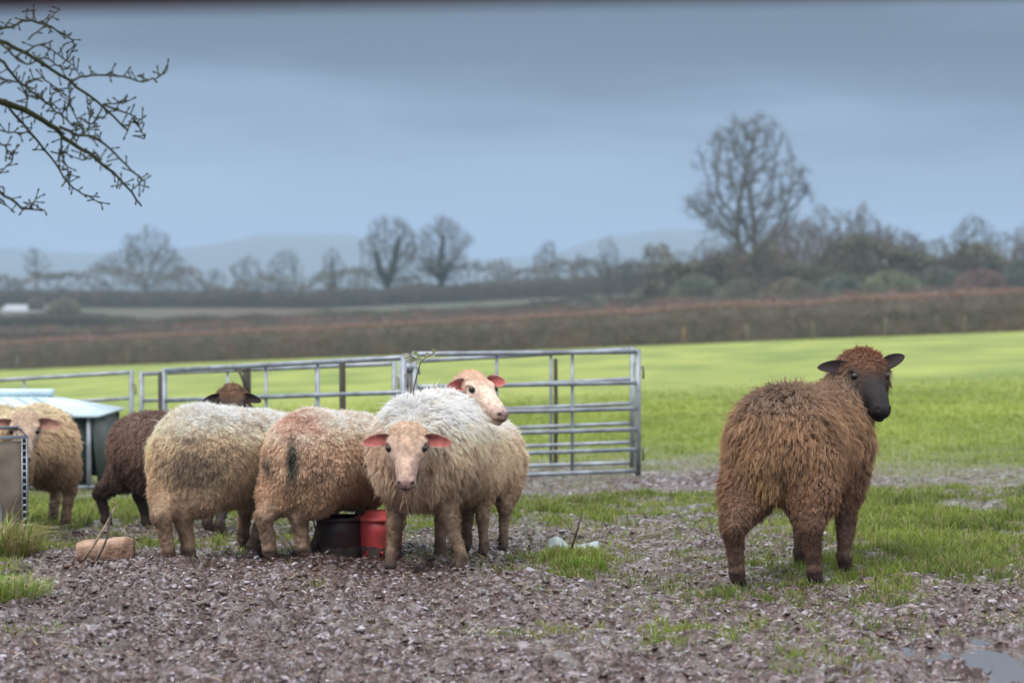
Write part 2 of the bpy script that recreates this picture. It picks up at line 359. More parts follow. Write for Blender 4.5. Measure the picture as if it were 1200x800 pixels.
def sample_ground(n, y0, y1, hw):
    """points spread evenly over a patch of ground"""
    y = np.sqrt(U(y0**2, y1**2, n)); x = U(-hw, hw, n)*y; return x, y
def grass(name, n, y0, y1, hw, hmin, hmax, thr, ymax_fade=99):
    x, y = sample_ground(n, y0, y1, hw); g = grassiness(x, y)
    fine = sst(.38, .62, vn(np.stack([x, y*.7], 1), .055, 91)*.6+vn(np.stack([x, y], 1), .14, 92)*.4 + sst(.6, 1.1, g)*.3 + sst(14, 19, y)*.3)
    keep = (rng.random(n) < np.clip((g-thr)/.75, 0, 1)**1.15*sst(ymax_fade, ymax_fade*.6, y)*fine) & (puddle_k(x, y) < .2); x, y, g = x[keep], y[keep], g[keep]; n = len(x)
    z = gz(x, y) + detail(x, y, g) - .012
    P2 = np.stack([x, y], 1); tuft = vn(P2, .10, 5)*.9 + .3
    h = U(hmin, hmax, n)*np.where(rng.random(n) < .04, 1.5, 1.0)*tuft*(.35+.8*np.clip(g, 0, 1)); a = U(0, 2*math.pi, n); lean = U(.1, .9, n)*h
    root = np.stack([x, y, z], 1); dr = np.stack([np.cos(a), np.sin(a), 0*a], 1)
    mid = root + dr*(lean*.35)[:, None] + np.array([0, 0, 1])*(h*.6)[:, None]; tip = root + dr*lean[:, None] + np.array([0, 0, 1])*h[:, None]
    b = a + U(.6, 2.4, n); wv = np.stack([np.cos(b), np.sin(b), 0*b], 1); w = U(.003, .0065, n)*(y/10)**.7
    k = vn(P2, .5, 71)[:, None]; r = rng.random((n, 1)); q = sst(12, 26, y)[:, None]
    c = np.array([.10, .15, .025])*(1-k) + np.array([.24, .32, .045])*k
    c = c*(1-q) + (np.array([.20, .27, .045])*(1-k) + np.array([.34, .40, .08])*k)*q
    dead = (r < .16*(1-q)+.02)*1.; c = c*(1-dead) + np.array([.30, .24, .12])*dead; c = c*U(.75, 1.2, (n, 1))
    V, F, C = ribbons(root, mid, tip, wv, w, w*.8, c*.9, c*1.1)
    return tag(mk(name, V, F, M_GRASS, col=C), kind="stuff")
grass("grass", 800000, 7.4, 16.5, .29, .018, .075, .10)
grass("field_grass", 420000, 16.5, 44, .29, .03, .06, .1, 44)

# trodden crumbs of mud and dung lying on the surface
def ico():
    t = (1+5**.5)/2; V = nrm(np.array([[-1,t,0],[1,t,0],[-1,-t,0],[1,-t,0],[0,-1,t],[0,1,t],[0,-1,-t],[0,1,-t],[t,0,-1],[t,0,1],[-t,0,-1],[-t,0,1]], float))
    F = np.array([[0,11,5],[0,5,1],[0,1,7],[0,7,10],[0,10,11],[1,5,9],[5,11,4],[11,10,2],[10,7,6],[7,1,8],[3,9,4],[3,4,2],[3,2,6],[3,6,8],[3,8,9],[4,9,5],[2,4,11],[6,2,10],[8,6,7],[9,8,1]]); return V, F
IV, IF = ico()
def clods(name, n, mat, smin, smax):
    x, y = sample_ground(n, 7.3, 14.5, .27); g = grassiness(x, y); k = (rng.random(n) > g*1.3) & (puddle_k(x, y) < .45); x, y, g = x[k], y[k], g[k]; n = len(x)
    s = smin + (smax-smin)*rng.random(n)**3
    V = IV[None]*(1 + U(-.38, .38, (n, 12, 1))); V = V*np.stack([s*U(.7, 1.7, n), s*U(.7, 1.3, n), s*U(.35, .8, n)], 1)[:, None]
    a = U(0, 6.28, n); ca, sa = np.cos(a)[:, None], np.sin(a)[:, None]; V = np.stack([V[..., 0]*ca-V[..., 1]*sa, V[..., 0]*sa+V[..., 1]*ca, V[..., 2] + V[..., 0]*U(-.5, .5, (n, 1))], -1)
    V = V + np.stack([x, y, gz(x, y)+detail(x, y, g)+s*.15], 1)[:, None]
    pal = np.array([[.045,.022,.018],[.075,.042,.036],[.11,.07,.064],[.15,.11,.108],[.08,.032,.022],[.10,.075,.045],[.36,.32,.36]])  # last, pale tone paints sky glints onto some of the crumbs
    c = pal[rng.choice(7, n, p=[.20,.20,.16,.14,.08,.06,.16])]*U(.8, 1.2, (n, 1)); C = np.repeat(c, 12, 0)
    return tag(mk(name, V.reshape(-1, 3), (IF[None]+np.arange(n)[:, None, None]*12).reshape(-1, 3), mat, col=C, smooth=False), kind="stuff")
M_CLOD = material("wet_mud_crumb", attr=True, rough=.2, spec=.8, bump=(90,.5,.006))
clods("mud_crumbs", 60000, M_CLOD, .003, .015)
def litter():
    n = 9000; x, y = sample_ground(n, 7.4, 13.5, .27); g = grassiness(x, y); z = gz(x, y)+detail(x, y, g)+.006
    k = puddle_k(x, y) < .4; x, y, z = x[k], y[k], z[k]; n = len(x)
    a = U(0, 6.28, n); L_ = U(.01, .05, n); r = np.stack([x, y, z], 1); d = np.stack([np.cos(a), np.sin(a), U(-.1, .5, n)], 1)
    c = np.array([[.36,.29,.18],[.16,.09,.05],[.42,.38,.33],[.22,.15,.10]])[rng.choice(4, n)]
    wv = np.stack([-np.sin(a), np.cos(a), U(-.6, .6, n)], 1); w = U(.002, .007, n)
    V, F, C = ribbons(r, r+d*(L_*.5)[:, None], r+d*L_[:, None], wv, w, w, c, c)
    tag(mk("straw_litter", V, F, M_LEAF, col=C), kind="stuff")
litter()

# ------------------------------------------------------------------ sheep
def surface_nets(S, o, h):
    c = [(a, b, d) for a in (0, 1) for b in (0, 1) for d in (0, 1)]
    nx, ny, nz_ = S.shape; sl = lambda a, n: slice(a, n-1+a)
    ins = S < 0; cnt = sum(ins[sl(a, nx), sl(b, ny), sl(d, nz_)].astype(np.int8) for a, b, d in c)
    m = (cnt > 0) & (cnt < 8); idx = np.argwhere(m); vals = np.stack([S[idx[:, 0]+a, idx[:, 1]+b, idx[:, 2]+d] for a, b, d in c], 1)
    acc = np.zeros((len(idx), 3)); k = np.zeros(len(idx))
    for i in range(8):
        for j in range(i+1, 8):
            df = np.array(c[j])-np.array(c[i])
            if abs(df).sum() != 1: continue
            va, vb = vals[:, i], vals[:, j]; x = (va < 0) != (vb < 0); t = np.where(x, va/np.where(x, va-vb, 1), 0)
            acc += np.where(x[:, None], np.array(c[i]) + df*t[:, None], 0); k += x
    V = np.array(o) + h*(idx + acc/k[:, None]); ID = np.full(m.shape, -1, np.int32); ID[m] = np.arange(len(idx)); Q = []
    for ax in range(3):
        A, B = np.moveaxis(ins, ax, 0)[:-1], np.moveaxis(ins, ax, 0)[1:]
        e = np.argwhere(A != B); I = np.moveaxis(ID, ax, 0)
        e = e[(e[:, 1] > 0) & (e[:, 2] > 0) & (e[:, 1] < I.shape[1]) & (e[:, 2] < I.shape[2])]
        q = np.stack([I[e[:, 0], e[:, 1]-1, e[:, 2]-1], I[e[:, 0], e[:, 1], e[:, 2]-1], I[e[:, 0], e[:, 1], e[:, 2]], I[e[:, 0], e[:, 1]-1, e[:, 2]]], 1)
        fl = ~A[e[:, 0], e[:, 1], e[:, 2]]
        if ax == 1: fl = ~fl
        q[fl] = q[fl][:, ::-1]; Q.append(q)
    return V, np.concatenate(Q)

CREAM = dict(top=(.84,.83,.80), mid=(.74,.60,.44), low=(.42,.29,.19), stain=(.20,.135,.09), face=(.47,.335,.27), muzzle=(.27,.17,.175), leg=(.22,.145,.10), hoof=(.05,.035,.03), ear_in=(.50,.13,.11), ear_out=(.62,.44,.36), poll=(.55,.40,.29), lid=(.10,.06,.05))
BROWN = dict(top=(.25,.185,.15), mid=(.35,.23,.145), low=(.25,.15,.095), stain=(.12,.075,.055), face=(.020,.017,.019), muzzle=(.012,.010,.012), leg=(.13,.075,.052), hoof=(.03,.022,.02), ear_in=(.035,.022,.025), ear_out=(.018,.016,.018), poll=(.22,.085,.035), lid=(.008,.006,.006))
DARK = dict(BROWN, top=(.24,.165,.135), mid=(.22,.14,.11), low=(.13,.08,.065), poll=(.20,.11,.065), leg=(.035,.022,.022))
def mixp(a, **k): d = dict(a); d.update(k); return d

def sheep(name, label, org, head, sc_=1.0, pal=CREAM, poll=None, nose=None, feet=None, rad=.225, zc=.50, length=1.0, wool=.04, nst=60000, cell=.006, comb=.5, hw=1.2, ear=.12, ear_up=(0.1, 0.1), ear_back=(.25, .25), roll=0., tail=None, seed=1, flat=1.0, white=1.0, stains=(), rumpw=1.0, clump=.022, legw=1.0, ear_face=(.35,.35), sw=.0025, zoff=0, neck=1.0, pull=.45, pollw=1.0, legwool=1.0, earw=1.0, ruff=1.0, tipk=1.08, gain=(1.22, 1.20, 1.16), droop=0, shw=1.0, wb=0):
    org = np.array([org[0], org[1], float(gz(org[0], org[1]))-.012+zoff]); th = math.radians(head)
    f = np.array([math.sin(th), math.cos(th), 0]); l = np.array([-f[1], f[0], 0]); up = np.array([0, 0, 1.])
    s = sc_
    def A(a, b, c): return org + s*(f*a*length + l*b + up*c)
    pr = []   # (kind, args, wool factor, colour class, blend k)
    Rb = np.stack([f, l, up])
    def ell(c, r, R=Rb, wl=1., cls='wool', k=.05): pr.append(('e', c, np.array(r), R, wl, cls, k))
    def cone(a, b, ra, rb, wl=1., cls='wool', k=.04): pr.append(('c', a, b, ra, rb, wl, cls, k))
    r = (rad-wool*.42)*s
    ell(A(-.03, 0, zc-droop*.2), (.40*s*length, r*(.5+.5*shw), r*1.04*flat))
    ell(A(-.27, 0, zc+.005), (.235*s, r*.98*rumpw, r*1.06*flat), k=.08)
    ell(A(.25, 0, zc-droop*.7), (.22*s, r*.93*shw, r*1.04*flat), k=.08)
    ell(A(.36, 0, zc+.01-droop), (.13*s, r*.72*shw, r*.85), k=.08)
    # head frame
    hd = nose-poll; hl = np.linalg.norm(hd); h = hd/hl; hs = hl/.235
    n = up - h*np.dot(up, h); n /= np.linalg.norm(n); sd_ = np.cross(n, h); 
    if roll: n = n*math.cos(roll)+sd_*math.sin(roll); sd_ = np.cross(n, h)
    H = lambda a, b, c: poll + hs*(h*a + sd_*b*hw + n*c*(.5+.5*hw)); Rh = np.stack([h, sd_, n])
    sh = A(.34, 0, zc+.08-droop); bk = H(.02, 0, -.075)
    mid = sh*.45 + bk*.55 + up*(-.01*s)
    cone(sh, mid, .135*s*neck, .10*s*neck, k=.09); cone(mid, bk, .10*s*neck, .070*hs*ruff, wl=.6*ruff, k=.05)
    h4 = hw**.45; wp = pollw
    ell(H(.030, 0, -.042), (.070*hs, .060*hs*hw, .056*hs), Rh, .22*wp, 'poll', .03)
    ell(H(.000, 0, -.045), (.05*hs, .055*hs*hw, .056*hs), Rh, .34*wp, 'poll', .03)
    ell(H(.078, 0, -.036), (.052*hs, .055*hs*hw, .038*hs), Rh, .15, 'face', .025)
    ell(H(.125, 0, -.038), (.075*hs, .035*hs*h4, .036*hs), Rh, .10, 'face', .03)
    ell(H(.168, 0, -.040), (.055*hs, .032*hs*h4, .034*hs), Rh, .05, 'face', .025)
    ell(H(.206, 0, -.046), (.032*hs, .031*hs*h4, .028*hs), Rh, .03, 'face', .016)
    ell(H(.220, 0, -.038), (.018*hs, .021*hs*h4, .018*hs), Rh, .0, 'muzzle', .012)
    ell(H(.196, 0, -.072), (.034*hs, .022*hs*h4, .013*hs), Rh, .05, 'face', .008)
    cone(H(.05, 0, -.082), H(.17, 0, -.072), .036*hs, .020*hs, .2, 'face', .025)
    for q in (-1, 1):
        ell(H(.082, q*.030, -.072), (.048*hs, .024*hs*hw, .034*hs), Rh, .16, 'face', .025)
        ell(H(.060, q*.046, -.014), (.026*hs, .015*hs*hw, .013*hs), Rh, .08, 'face', .014)
        ell(H(.216, q*.016, -.032), (.015*hs, .010*hs, .012*hs), Rh, .0, 'muzzle', .008)
    # legs
    fd = feet or {}
    for key, a, q in (('hl', -.32, 1), ('hr', -.32, -1), ('fl', .27, 1), ('fr', .27, -1)):
        F0 = fd.get(key)
        F0 = A(a - (.02 if a < 0 else 0), q*.105, 0) if F0 is None else np.array([F0[0], F0[1], gz(F0[0], F0[1])-.014])
        F0 = np.array([F0[0], F0[1], float(gz(F0[0], F0[1])) - .014])
        w = legw
        if a < 0:
            hip = A(a+.03, q*.105, zc-.05); stif = A(a+.09, q*.125, .36); base = F0 + up*.06*s
            hock = F0 + up*.235*s - f*.04*s; 
            kn = hip*.36 + hock*.42 + stif*.22
            cone(hip, kn, .115*s, .088*s*w, .75, 'wool', .06); cone(kn, hock, .085*s*w, .040*s*w, .5*legwool, 'leg', .03)
            cone(hock, F0+up*.075*s+f*.006*s, .035*s*w, .025*s*w, .24*legwool, 'leg', .014)
            fet = F0+up*.065*s
        else:
            shd = A(a, q*.10, zc-.05); kn = F0*.48 + A(a, q*.10, .40)*.52 ; kn[2] = org[2]+.215*s; el_ = A(a-.03, q*.10, .34)
            cone(shd, el_, .095*s, .064*s*w, .7, 'wool', .05); cone(el_, kn, .060*s*w, .034*s*w, .4*legwool, 'leg', .03)
            cone(kn, F0+up*.075*s, .034*s*w, .024*s*w, .22*legwool, 'leg', .014)
            fet = F0+up*.065*s
        cone(fet, F0+up*.035*s+f*.014*s, .029*s*w, .027*s*w, .04, 'leg', .012)
        for e in (-1, 1): cone(F0+up*.03*s+f*.012*s+l*e*.011*s, F0+up*.014*s+f*.036*s+l*e*.013*s, .019*s, .015*s, 0, 'hoof', .004)
    if tail:
        t0 = A(-.43, 0, zc+.07*tail[1]); cone(t0, A(-.475, 0, zc-tail[0]*.4), .045*s, .055*s*tail[1], 1, 'wool', .04); cone(A(-.475, 0, zc-tail[0]*.4), A(-.475, 0, zc-tail[0]), .055*s*tail[1], .036*s, 1., 'tail', .03)
    def sdf(p, X):
        if p[0] == 'e':
            q = (X - p[1]) @ p[3].T; k0 = np.linalg.norm(q/p[2], axis=-1); k1 = np.linalg.norm(q/p[2]**2, axis=-1); return k0*(k0-1)/(k1+1e-6)
        a, b = p[1], p[2]; ba = b-a; t = np.clip(((X-a) @ ba)/np.dot(ba, ba), 0, 1); return np.linalg.norm(X - a - t[..., None]*ba, axis=-1) - (p[3]+(p[4]-p[3])*t)
    def bound(p):
        if p[0] == 'e': m = np.max(p[2]); e = np.abs(p[3].T) @ p[2]; return p[1]-e, p[1]+e
        R = max(p[3], p[4]); return np.minimum(p[1], p[2])-R, np.maximum(p[1], p[2])+R
    lo = np.min([bound(p)[0] for p in pr], 0)-.04; hi = np.max([bound(p)[1] for p in pr], 0)+.04
    dims = np.ceil((hi-lo)/cell).astype(int)+1; S = np.full(dims, .5, np.float32)
    for p in pr:
        k = p[-1]; b0, b1 = bound(p); i0 = np.maximum(((b0-k-lo)/cell).astype(int)-1, 0); i1 = np.minimum(((b1+k-lo)/cell).astype(int)+2, dims)
        g = np.stack(np.meshgrid(*[lo[i]+cell*np.arange(i0[i], i1[i]) for i in range(3)], indexing='ij'), -1).astype(np.float32)
        d = sdf((p[0],)+tuple(np.asarray(v, np.float32) if isinstance(v, np.ndarray) else v for v in p[1:]), g).astype(np.float32)
        sub = S[i0[0]:i1[0], i0[1]:i1[1], i0[2]:i1[2]]; hh = np.maximum(k-np.abs(sub-d), 0)/k
        S[i0[0]:i1[0], i0[1]:i1[1], i0[2]:i1[2]] = np.minimum(sub, d) - hh*hh*k*.25
    def march(a, b0, c, dv, reach=.09):
        t = np.linspace(0, reach*hs, 160); X = H(a, b0, c)[None]+t[:, None]*dv; v = np.min(np.stack([sdf(p, X) for p in pr[4:] if p[-2] in ('face', 'poll', 'muzzle')], 1), 1); j = np.where(v > 0)[0]
        return X[j[0] if len(j) else -1]
    eyes = [march(.078, sg*.02, -.026, nrm(sd_*sg+n*.30)) for sg in (-1, 1)]
    nost = [march(.206, sg*.006, -.046, nrm(h*.8+n*.75+sd_*sg*.62)) for sg in (-1, 1)]
    om = nrm(h*.75+n*.65); dn = nrm(h - om*np.dot(h, om)); ntip = march(.20, 0, -.048, om)
    for c0 in eyes:            # eye sockets
        e = .020; c = c0; i0 = ((c-e*2-lo)/cell).astype(int); i1 = ((c+e*2-lo)/cell).astype(int)+2
        g = np.stack(np.meshgrid(*[lo[i]+cell*np.arange(i0[i], i1[i]) for i in range(3)], indexing='ij'), -1)
        d = sdf(('e', c, np.array([.019, .010, .0115])*hs, Rh), g); sub = S[i0[0]:i1[0], i0[1]:i1[1], i0[2]:i1[2]]; hh = np.maximum(.012-np.abs(sub+d), 0)/.012; S[i0[0]:i1[0], i0[1]:i1[1], i0[2]:i1[2]] = np.maximum(sub, -d)+hh*hh*.003
    # nostrils and the slit of the mouth are cut out
    for q in (-1, 1):
        c = nost[(q+1)//2]; e = .012
        i0 = ((c-e*2-lo)/cell).astype(int); i1 = ((c+e*2-lo)/cell).astype(int)+2
        g = np.stack(np.meshgrid(*[lo[i]+cell*np.arange(i0[i], i1[i]) for i in range(3)], indexing='ij'), -1)
        d = sdf(('e', c, np.array([.010, .0065, .005])*hs, Rh), g); sub = S[i0[0]:i1[0], i0[1]:i1[1], i0[2]:i1[2]]; S[i0[0]:i1[0], i0[1]:i1[1], i0[2]:i1[2]] = np.maximum(sub, -d)
    V, Q = surface_nets(S, lo, cell); del S
    # classes at the vertices
    CLS = ['wool', 'leg', 'face', 'muzzle', 'hoof', 'poll', 'tail']
    def classify(X):
        D = np.stack([sdf(p, X) for p in pr], 1); W = np.exp(-(D-D.min(1)[:, None])/.012)
        W /= W.sum(1)[:, None]; wl = W @ np.array([p[-3] for p in pr]); cw = np.stack([sum((W[:, i] for i, p in enumerate(pr) if p[-2] == c), np.zeros(len(X))) for c in CLS], 1); return wl, cw
    wl, cw = classify(V)
    def colour(X, nrmz, cw):
        zz = (X[:, 2]-org[2])/s; q = X-org; a = q @ f/s
        n1 = fbm(X, .16, seed, 3); n2 = fbm(X, .035, seed+3, 2); n3 = vn(X, .012, seed+8)
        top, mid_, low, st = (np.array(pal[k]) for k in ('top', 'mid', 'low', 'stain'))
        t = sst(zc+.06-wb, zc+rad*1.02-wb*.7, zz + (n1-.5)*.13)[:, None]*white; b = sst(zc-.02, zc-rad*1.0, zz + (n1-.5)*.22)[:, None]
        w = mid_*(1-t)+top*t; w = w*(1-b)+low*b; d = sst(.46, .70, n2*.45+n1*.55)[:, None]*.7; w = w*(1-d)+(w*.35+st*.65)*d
        for (P0, R0, c0, k0) in stains: e = (k0*np.exp(-(((X-P0)/R0)**2).sum(1))*(.6+.8*n2))[:, None].clip(0, 1); w = w*(1-e)+np.array(c0)*e
        w = w*(.86+.28*n3)[:, None]
        leg = np.array(pal['leg'])*(.45+1.1*n2)[:, None]; kk = sst(.36, .2, zz)[:, None]; leg = w*(1-kk)+leg*kk; wet = sst(.13, .03, zz+(n2-.5)*.09)[:, None]*.75; leg = leg*(1-wet)+np.array((.065,.042,.036))*wet
        face = np.array(pal['face'])*(.66+.68*n2)[:, None]*(.9+.2*n3)[:, None]; mz = np.tile(pal['muzzle'], (len(X), 1)); hoof = np.tile(pal['hoof'], (len(X), 1)); pl_ = np.array(pal['poll'])*(.75+.5*n2)[:, None]
        tl = w if 'tail' not in pal else np.array(pal['tail'])*(.8+.4*n2)[:, None]
        c = sum(k[:, None]*v for k, v in zip(cw.T, (w, leg, face, mz, hoof, pl_, tl)))
        hq = (X-poll) @ Rh.T/hs/np.array([1, hw, .5+.5*hw])                                   # eyelids, lips, nostrils are dark skin
        for c0 in eyes:
            q_ = (X-c0) @ Rh.T/hs; e = np.exp(-((q_[:, 0]/.019)**2 + (q_[:, 1]/.016)**2 + (q_[:, 2]/.0095)**2)**1.6); c = c*(1-.9*e[:, None])+np.array(pal['lid'])*.9*e[:, None]
            e = np.exp(-(((q_[:, 0]-.030)/.022)**2 + ((q_[:, 1])/.016)**2 + ((q_[:, 2]+.004)/.014)**2)); c = c*(1-.45*e[:, None])+np.array(pal['lid'])*1.6*.45*e[:, None]
        for c0 in nost:
            q_ = (X-c0) @ Rh.T/hs; e = np.exp(-((q_[:, 0]/.012)**2 + (q_[:, 1]/.010)**2 + (q_[:, 2]/.0065)**2)); c = c*(1-.95*e[:, None])+np.array(pal['lid'])*.4*e[:, None]
        brd = (sst(.06, .13, hq[:, 0])*sst(.022, .006, abs(hq[:, 1]))*sst(-.03, -.012, hq[:, 2])*cw[:, 2]*.35)[:, None]; c = c*(1-brd)+np.clip(c*1.5, 0, .9)*brd
        q_ = (X-ntip) @ np.stack([om, sd_, dn]).T/hs; e = (np.exp(-((q_[:, 0]/.03)**2+(q_[:, 1]/.021)**2+((q_[:, 2]-.0)/.013)**2)**1.5)*.92)[:, None]; c = c*(1-e)+np.array(pal['muzzle'])*e
        fr = sst(-.045, -.02, q_[:, 0])*(abs(q_[:, 1]) < .045)
        lip = np.exp(-((q_[:, 2]-.027+.30*abs(q_[:, 1]))/.0045)**2)*fr; sep_ = np.exp(-(q_[:, 1]/.003)**2)*(q_[:, 2] > .006)*(q_[:, 2] < .026)*fr; lip = np.maximum(lip, sep_)[:, None]*.9
        c = c*(1-lip)+np.array(pal['lid'])*.7*lip
        for c0 in nost:
            q2 = (X-c0) @ np.stack([om, sd_, dn]).T/hs; e = np.exp(-((q2[:, 0]/.02)**2 + (q2[:, 1]/.0085)**2 + (q2[:, 2]/.0055)**2)**1.5)[:, None]; c = c*(1-e)+np.array((.02,.012,.012))*e
        return c
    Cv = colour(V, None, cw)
    dsp = (fbm(V, .05, seed+20, 2)-.5)*.022*s*np.clip(wl, 0, 1) + (fbm(V, .018, seed+25, 2)-.5)*.011*cw[:, 1]
    tri = np.concatenate([Q[:, [0, 1, 2]], Q[:, [0, 2, 3]]]); e1 = V[tri[:, 1]]-V[tri[:, 0]]; e2 = V[tri[:, 2]]-V[tri[:, 0]]; fn = np.cross(e1, e2)
    vnr = np.zeros_like(V)
    for i in range(3): np.add.at(vnr, tri[:, i], fn)
    vnr = nrm(vnr)
    ctr = org + up*zc*s
    if np.mean(((V-ctr)*vnr).sum(1)) < 0: vnr = -vnr; Q = Q[:, ::-1]; tri = tri[:, ::-1]; fn = -fn
    V = V + vnr*dsp[:, None]
    # ears: cupped leaf shapes growing out of the same mesh
    VV = [V]; FF = [Q]; CC = [Cv]; base = len(V)
    for sg, eu, eb, ef in ((1, ear_up[0], ear_back[0], ear_face[0]), (-1, ear_up[1], ear_back[1], ear_face[1])):
        B0 = H(.028, sg*.048, -.030); D = nrm(sd_*sg + n*(-.05) + up*eu - h*eb); Nn = nrm(h*.25+n*.75 - up*ef*.0 + np.array([0, -1, 0])*ef); Nn = nrm(Nn - D*np.dot(Nn, D)); Wd = np.cross(D, Nn)
        ts = np.linspace(0, 1, 14); ss = np.linspace(-1, 1, 9); L_ = ear*hs; gi = []; go = []
        for t in ts:
            w = .030*hs*earw*(ear/.12)*1.85*(t+.08)**.45*(1-t)**.62+.0006
            curl = .9*(1-t)**1.2+.25
            for q in ss: p0 = B0 + D*(L_*t) + Wd*w*q + Nn*(w*curl*q*q*.9 - .004) - up*.018*t*t; gi.append(p0); go.append(p0 - Nn*.007*hs*(1-q*q*.8)*(1.2-t) - Nn*.0008)
        gi, go = np.array(gi), np.array(go); m = len(gi); V2 = np.concatenate([gi, go]); q4 = []
        for i in range(13):
            for j in range(8):
                a = i*9+j; q4.append([a, a+1, a+10, a+9]); q4.append([m+a, m+a+9, m+a+10, m+a+1])
            a = i*9; q4.append([a, a+9, m+a+9, m+a]); a = i*9+8; q4.append([a, m+a, m+a+9, a+9])
        tt = np.repeat(ts, 9); qq = np.tile(abs(ss), 14); rim = np.clip(sst(.72, 1, qq)+sst(.9, 1, tt), 0, 1)[:, None]
        ci = np.array(pal['ear_in'])*(1-rim)+np.array(pal['ear_out'])*rim; ci = ci*(.75+.4*vn(gi, .015, 3))[:, None]*(.50+.50*sst(0, .55, tt))[:, None]; c_o = np.tile(pal['ear_out'], (m, 1))
        VV.append(V2); FF.append(np.array(q4)+base); CC.append(np.concatenate([ci, c_o])); base += len(V2)
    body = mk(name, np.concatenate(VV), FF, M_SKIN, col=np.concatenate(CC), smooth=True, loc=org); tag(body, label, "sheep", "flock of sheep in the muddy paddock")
    for sg, c0 in zip((-1, 1), eyes):
        m_ = MB(); a = np.linspace(-math.pi/2, math.pi/2, 9); m_.lathe([(.0125*hs*math.cos(x)+.00002, .0125*hs*math.sin(x)) for x in a], n=14)
        e = m_.build("eye", M_EYE, body, smooth=True); e.location = tuple(c0-nrm(sd_*sg+n*.30)*.0102*hs-org)
    # fleece
    ar = np.linalg.norm(fn, axis=1); wlt = wl[tri].mean(1); wt = ar*(wlt > .03)*np.clip(.35+wlt, 0, 1); wt[wlt < .3] *= 1.3; wt /= wt.sum()
    ti = rng.choice(len(tri), nst, p=wt); u = rng.random((nst, 1)); v = rng.random((nst, 1)); fl = (u+v) > 1; u = np.where(fl, 1-u, u); v = np.where(fl, 1-v, v)
    T = tri[ti]; p = V[T[:, 0]]*(1-u-v)+V[T[:, 1]]*u+V[T[:, 2]]*v; nn = nrm(vnr[T[:, 0]]*(1-u-v)+vnr[T[:, 1]]*u+vnr[T[:, 2]]*v)
    w_ = (wl[T[:, 0]][:, None]*(1-u-v)+wl[T[:, 1]][:, None]*u+wl[T[:, 2]][:, None]*v)[:, 0]
    cc = Cv[T[:, 0]]*(1-u-v)+Cv[T[:, 1]]*u+Cv[T[:, 2]]*v
    nc = int(2.2/(clump**2)/s**-2*.9); ci = rng.choice(nst, min(nc, nst//3), replace=False); kd = kdtree.KDTree(len(ci))
    for j, q in enumerate(ci): kd.insert(p[q], j)
    kd.balance(); own = np.array([kd.find(q)[1] for q in p]); cp = p[ci][own]; cn = nn[ci][own]
    jit = nrm(rng.normal(size=(len(ci), 3)))[own]; lr = U(.65, 1.3, len(ci))[own]
    grav = -up*.75 - f*.35; hw_ = (p-poll) @ h; 
    def direction(nn_): g = grav - nn_*(nn_ @ grav)[:, None]; return nrm(nn_*(1-comb*.55) + g*comb + jit*.24)
    d1 = direction(nn); L_ = wool*s*np.clip(w_, .035, 1)*lr*U(.75, 1.15, nst)*np.where(rng.random(nst) < .06, U(1.3, 1.9, nst), 1); big = np.clip(w_*2, 0, 1)[:, None]
    root = p - nn*.004; midp = root + nn*(L_*.42)[:, None] + d1*(L_*.22)[:, None] + rng.normal(size=(nst, 3))*(L_*.08)[:, None]
    ctip = cp + direction(cn)*L_[:, None] + cn*(L_*.12)[:, None]; otip = p + direction(nn)*L_[:, None]
    tip = otip*(1-pull*big)+ctip*pull*big - up*(L_*.15)[:, None] + rng.normal(size=(nst, 3))*(L_*.10)[:, None]
    axis = nrm(tip-root); wv = nrm(np.cross(axis, nn) + .5*rng.normal(size=(nst, 3))); wv = nrm(wv - axis*(wv*axis).sum(1)[:, None])
    wd = sw*(.35+.65*np.clip(w_*1.6, 0, 1))*U(.7, 1.3, nst)
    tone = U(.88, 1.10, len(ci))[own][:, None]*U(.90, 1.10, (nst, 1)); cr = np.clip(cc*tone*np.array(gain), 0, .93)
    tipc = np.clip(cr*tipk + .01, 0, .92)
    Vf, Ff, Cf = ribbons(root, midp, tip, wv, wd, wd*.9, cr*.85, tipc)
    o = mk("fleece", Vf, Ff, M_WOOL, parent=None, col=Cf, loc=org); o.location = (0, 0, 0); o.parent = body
    return body

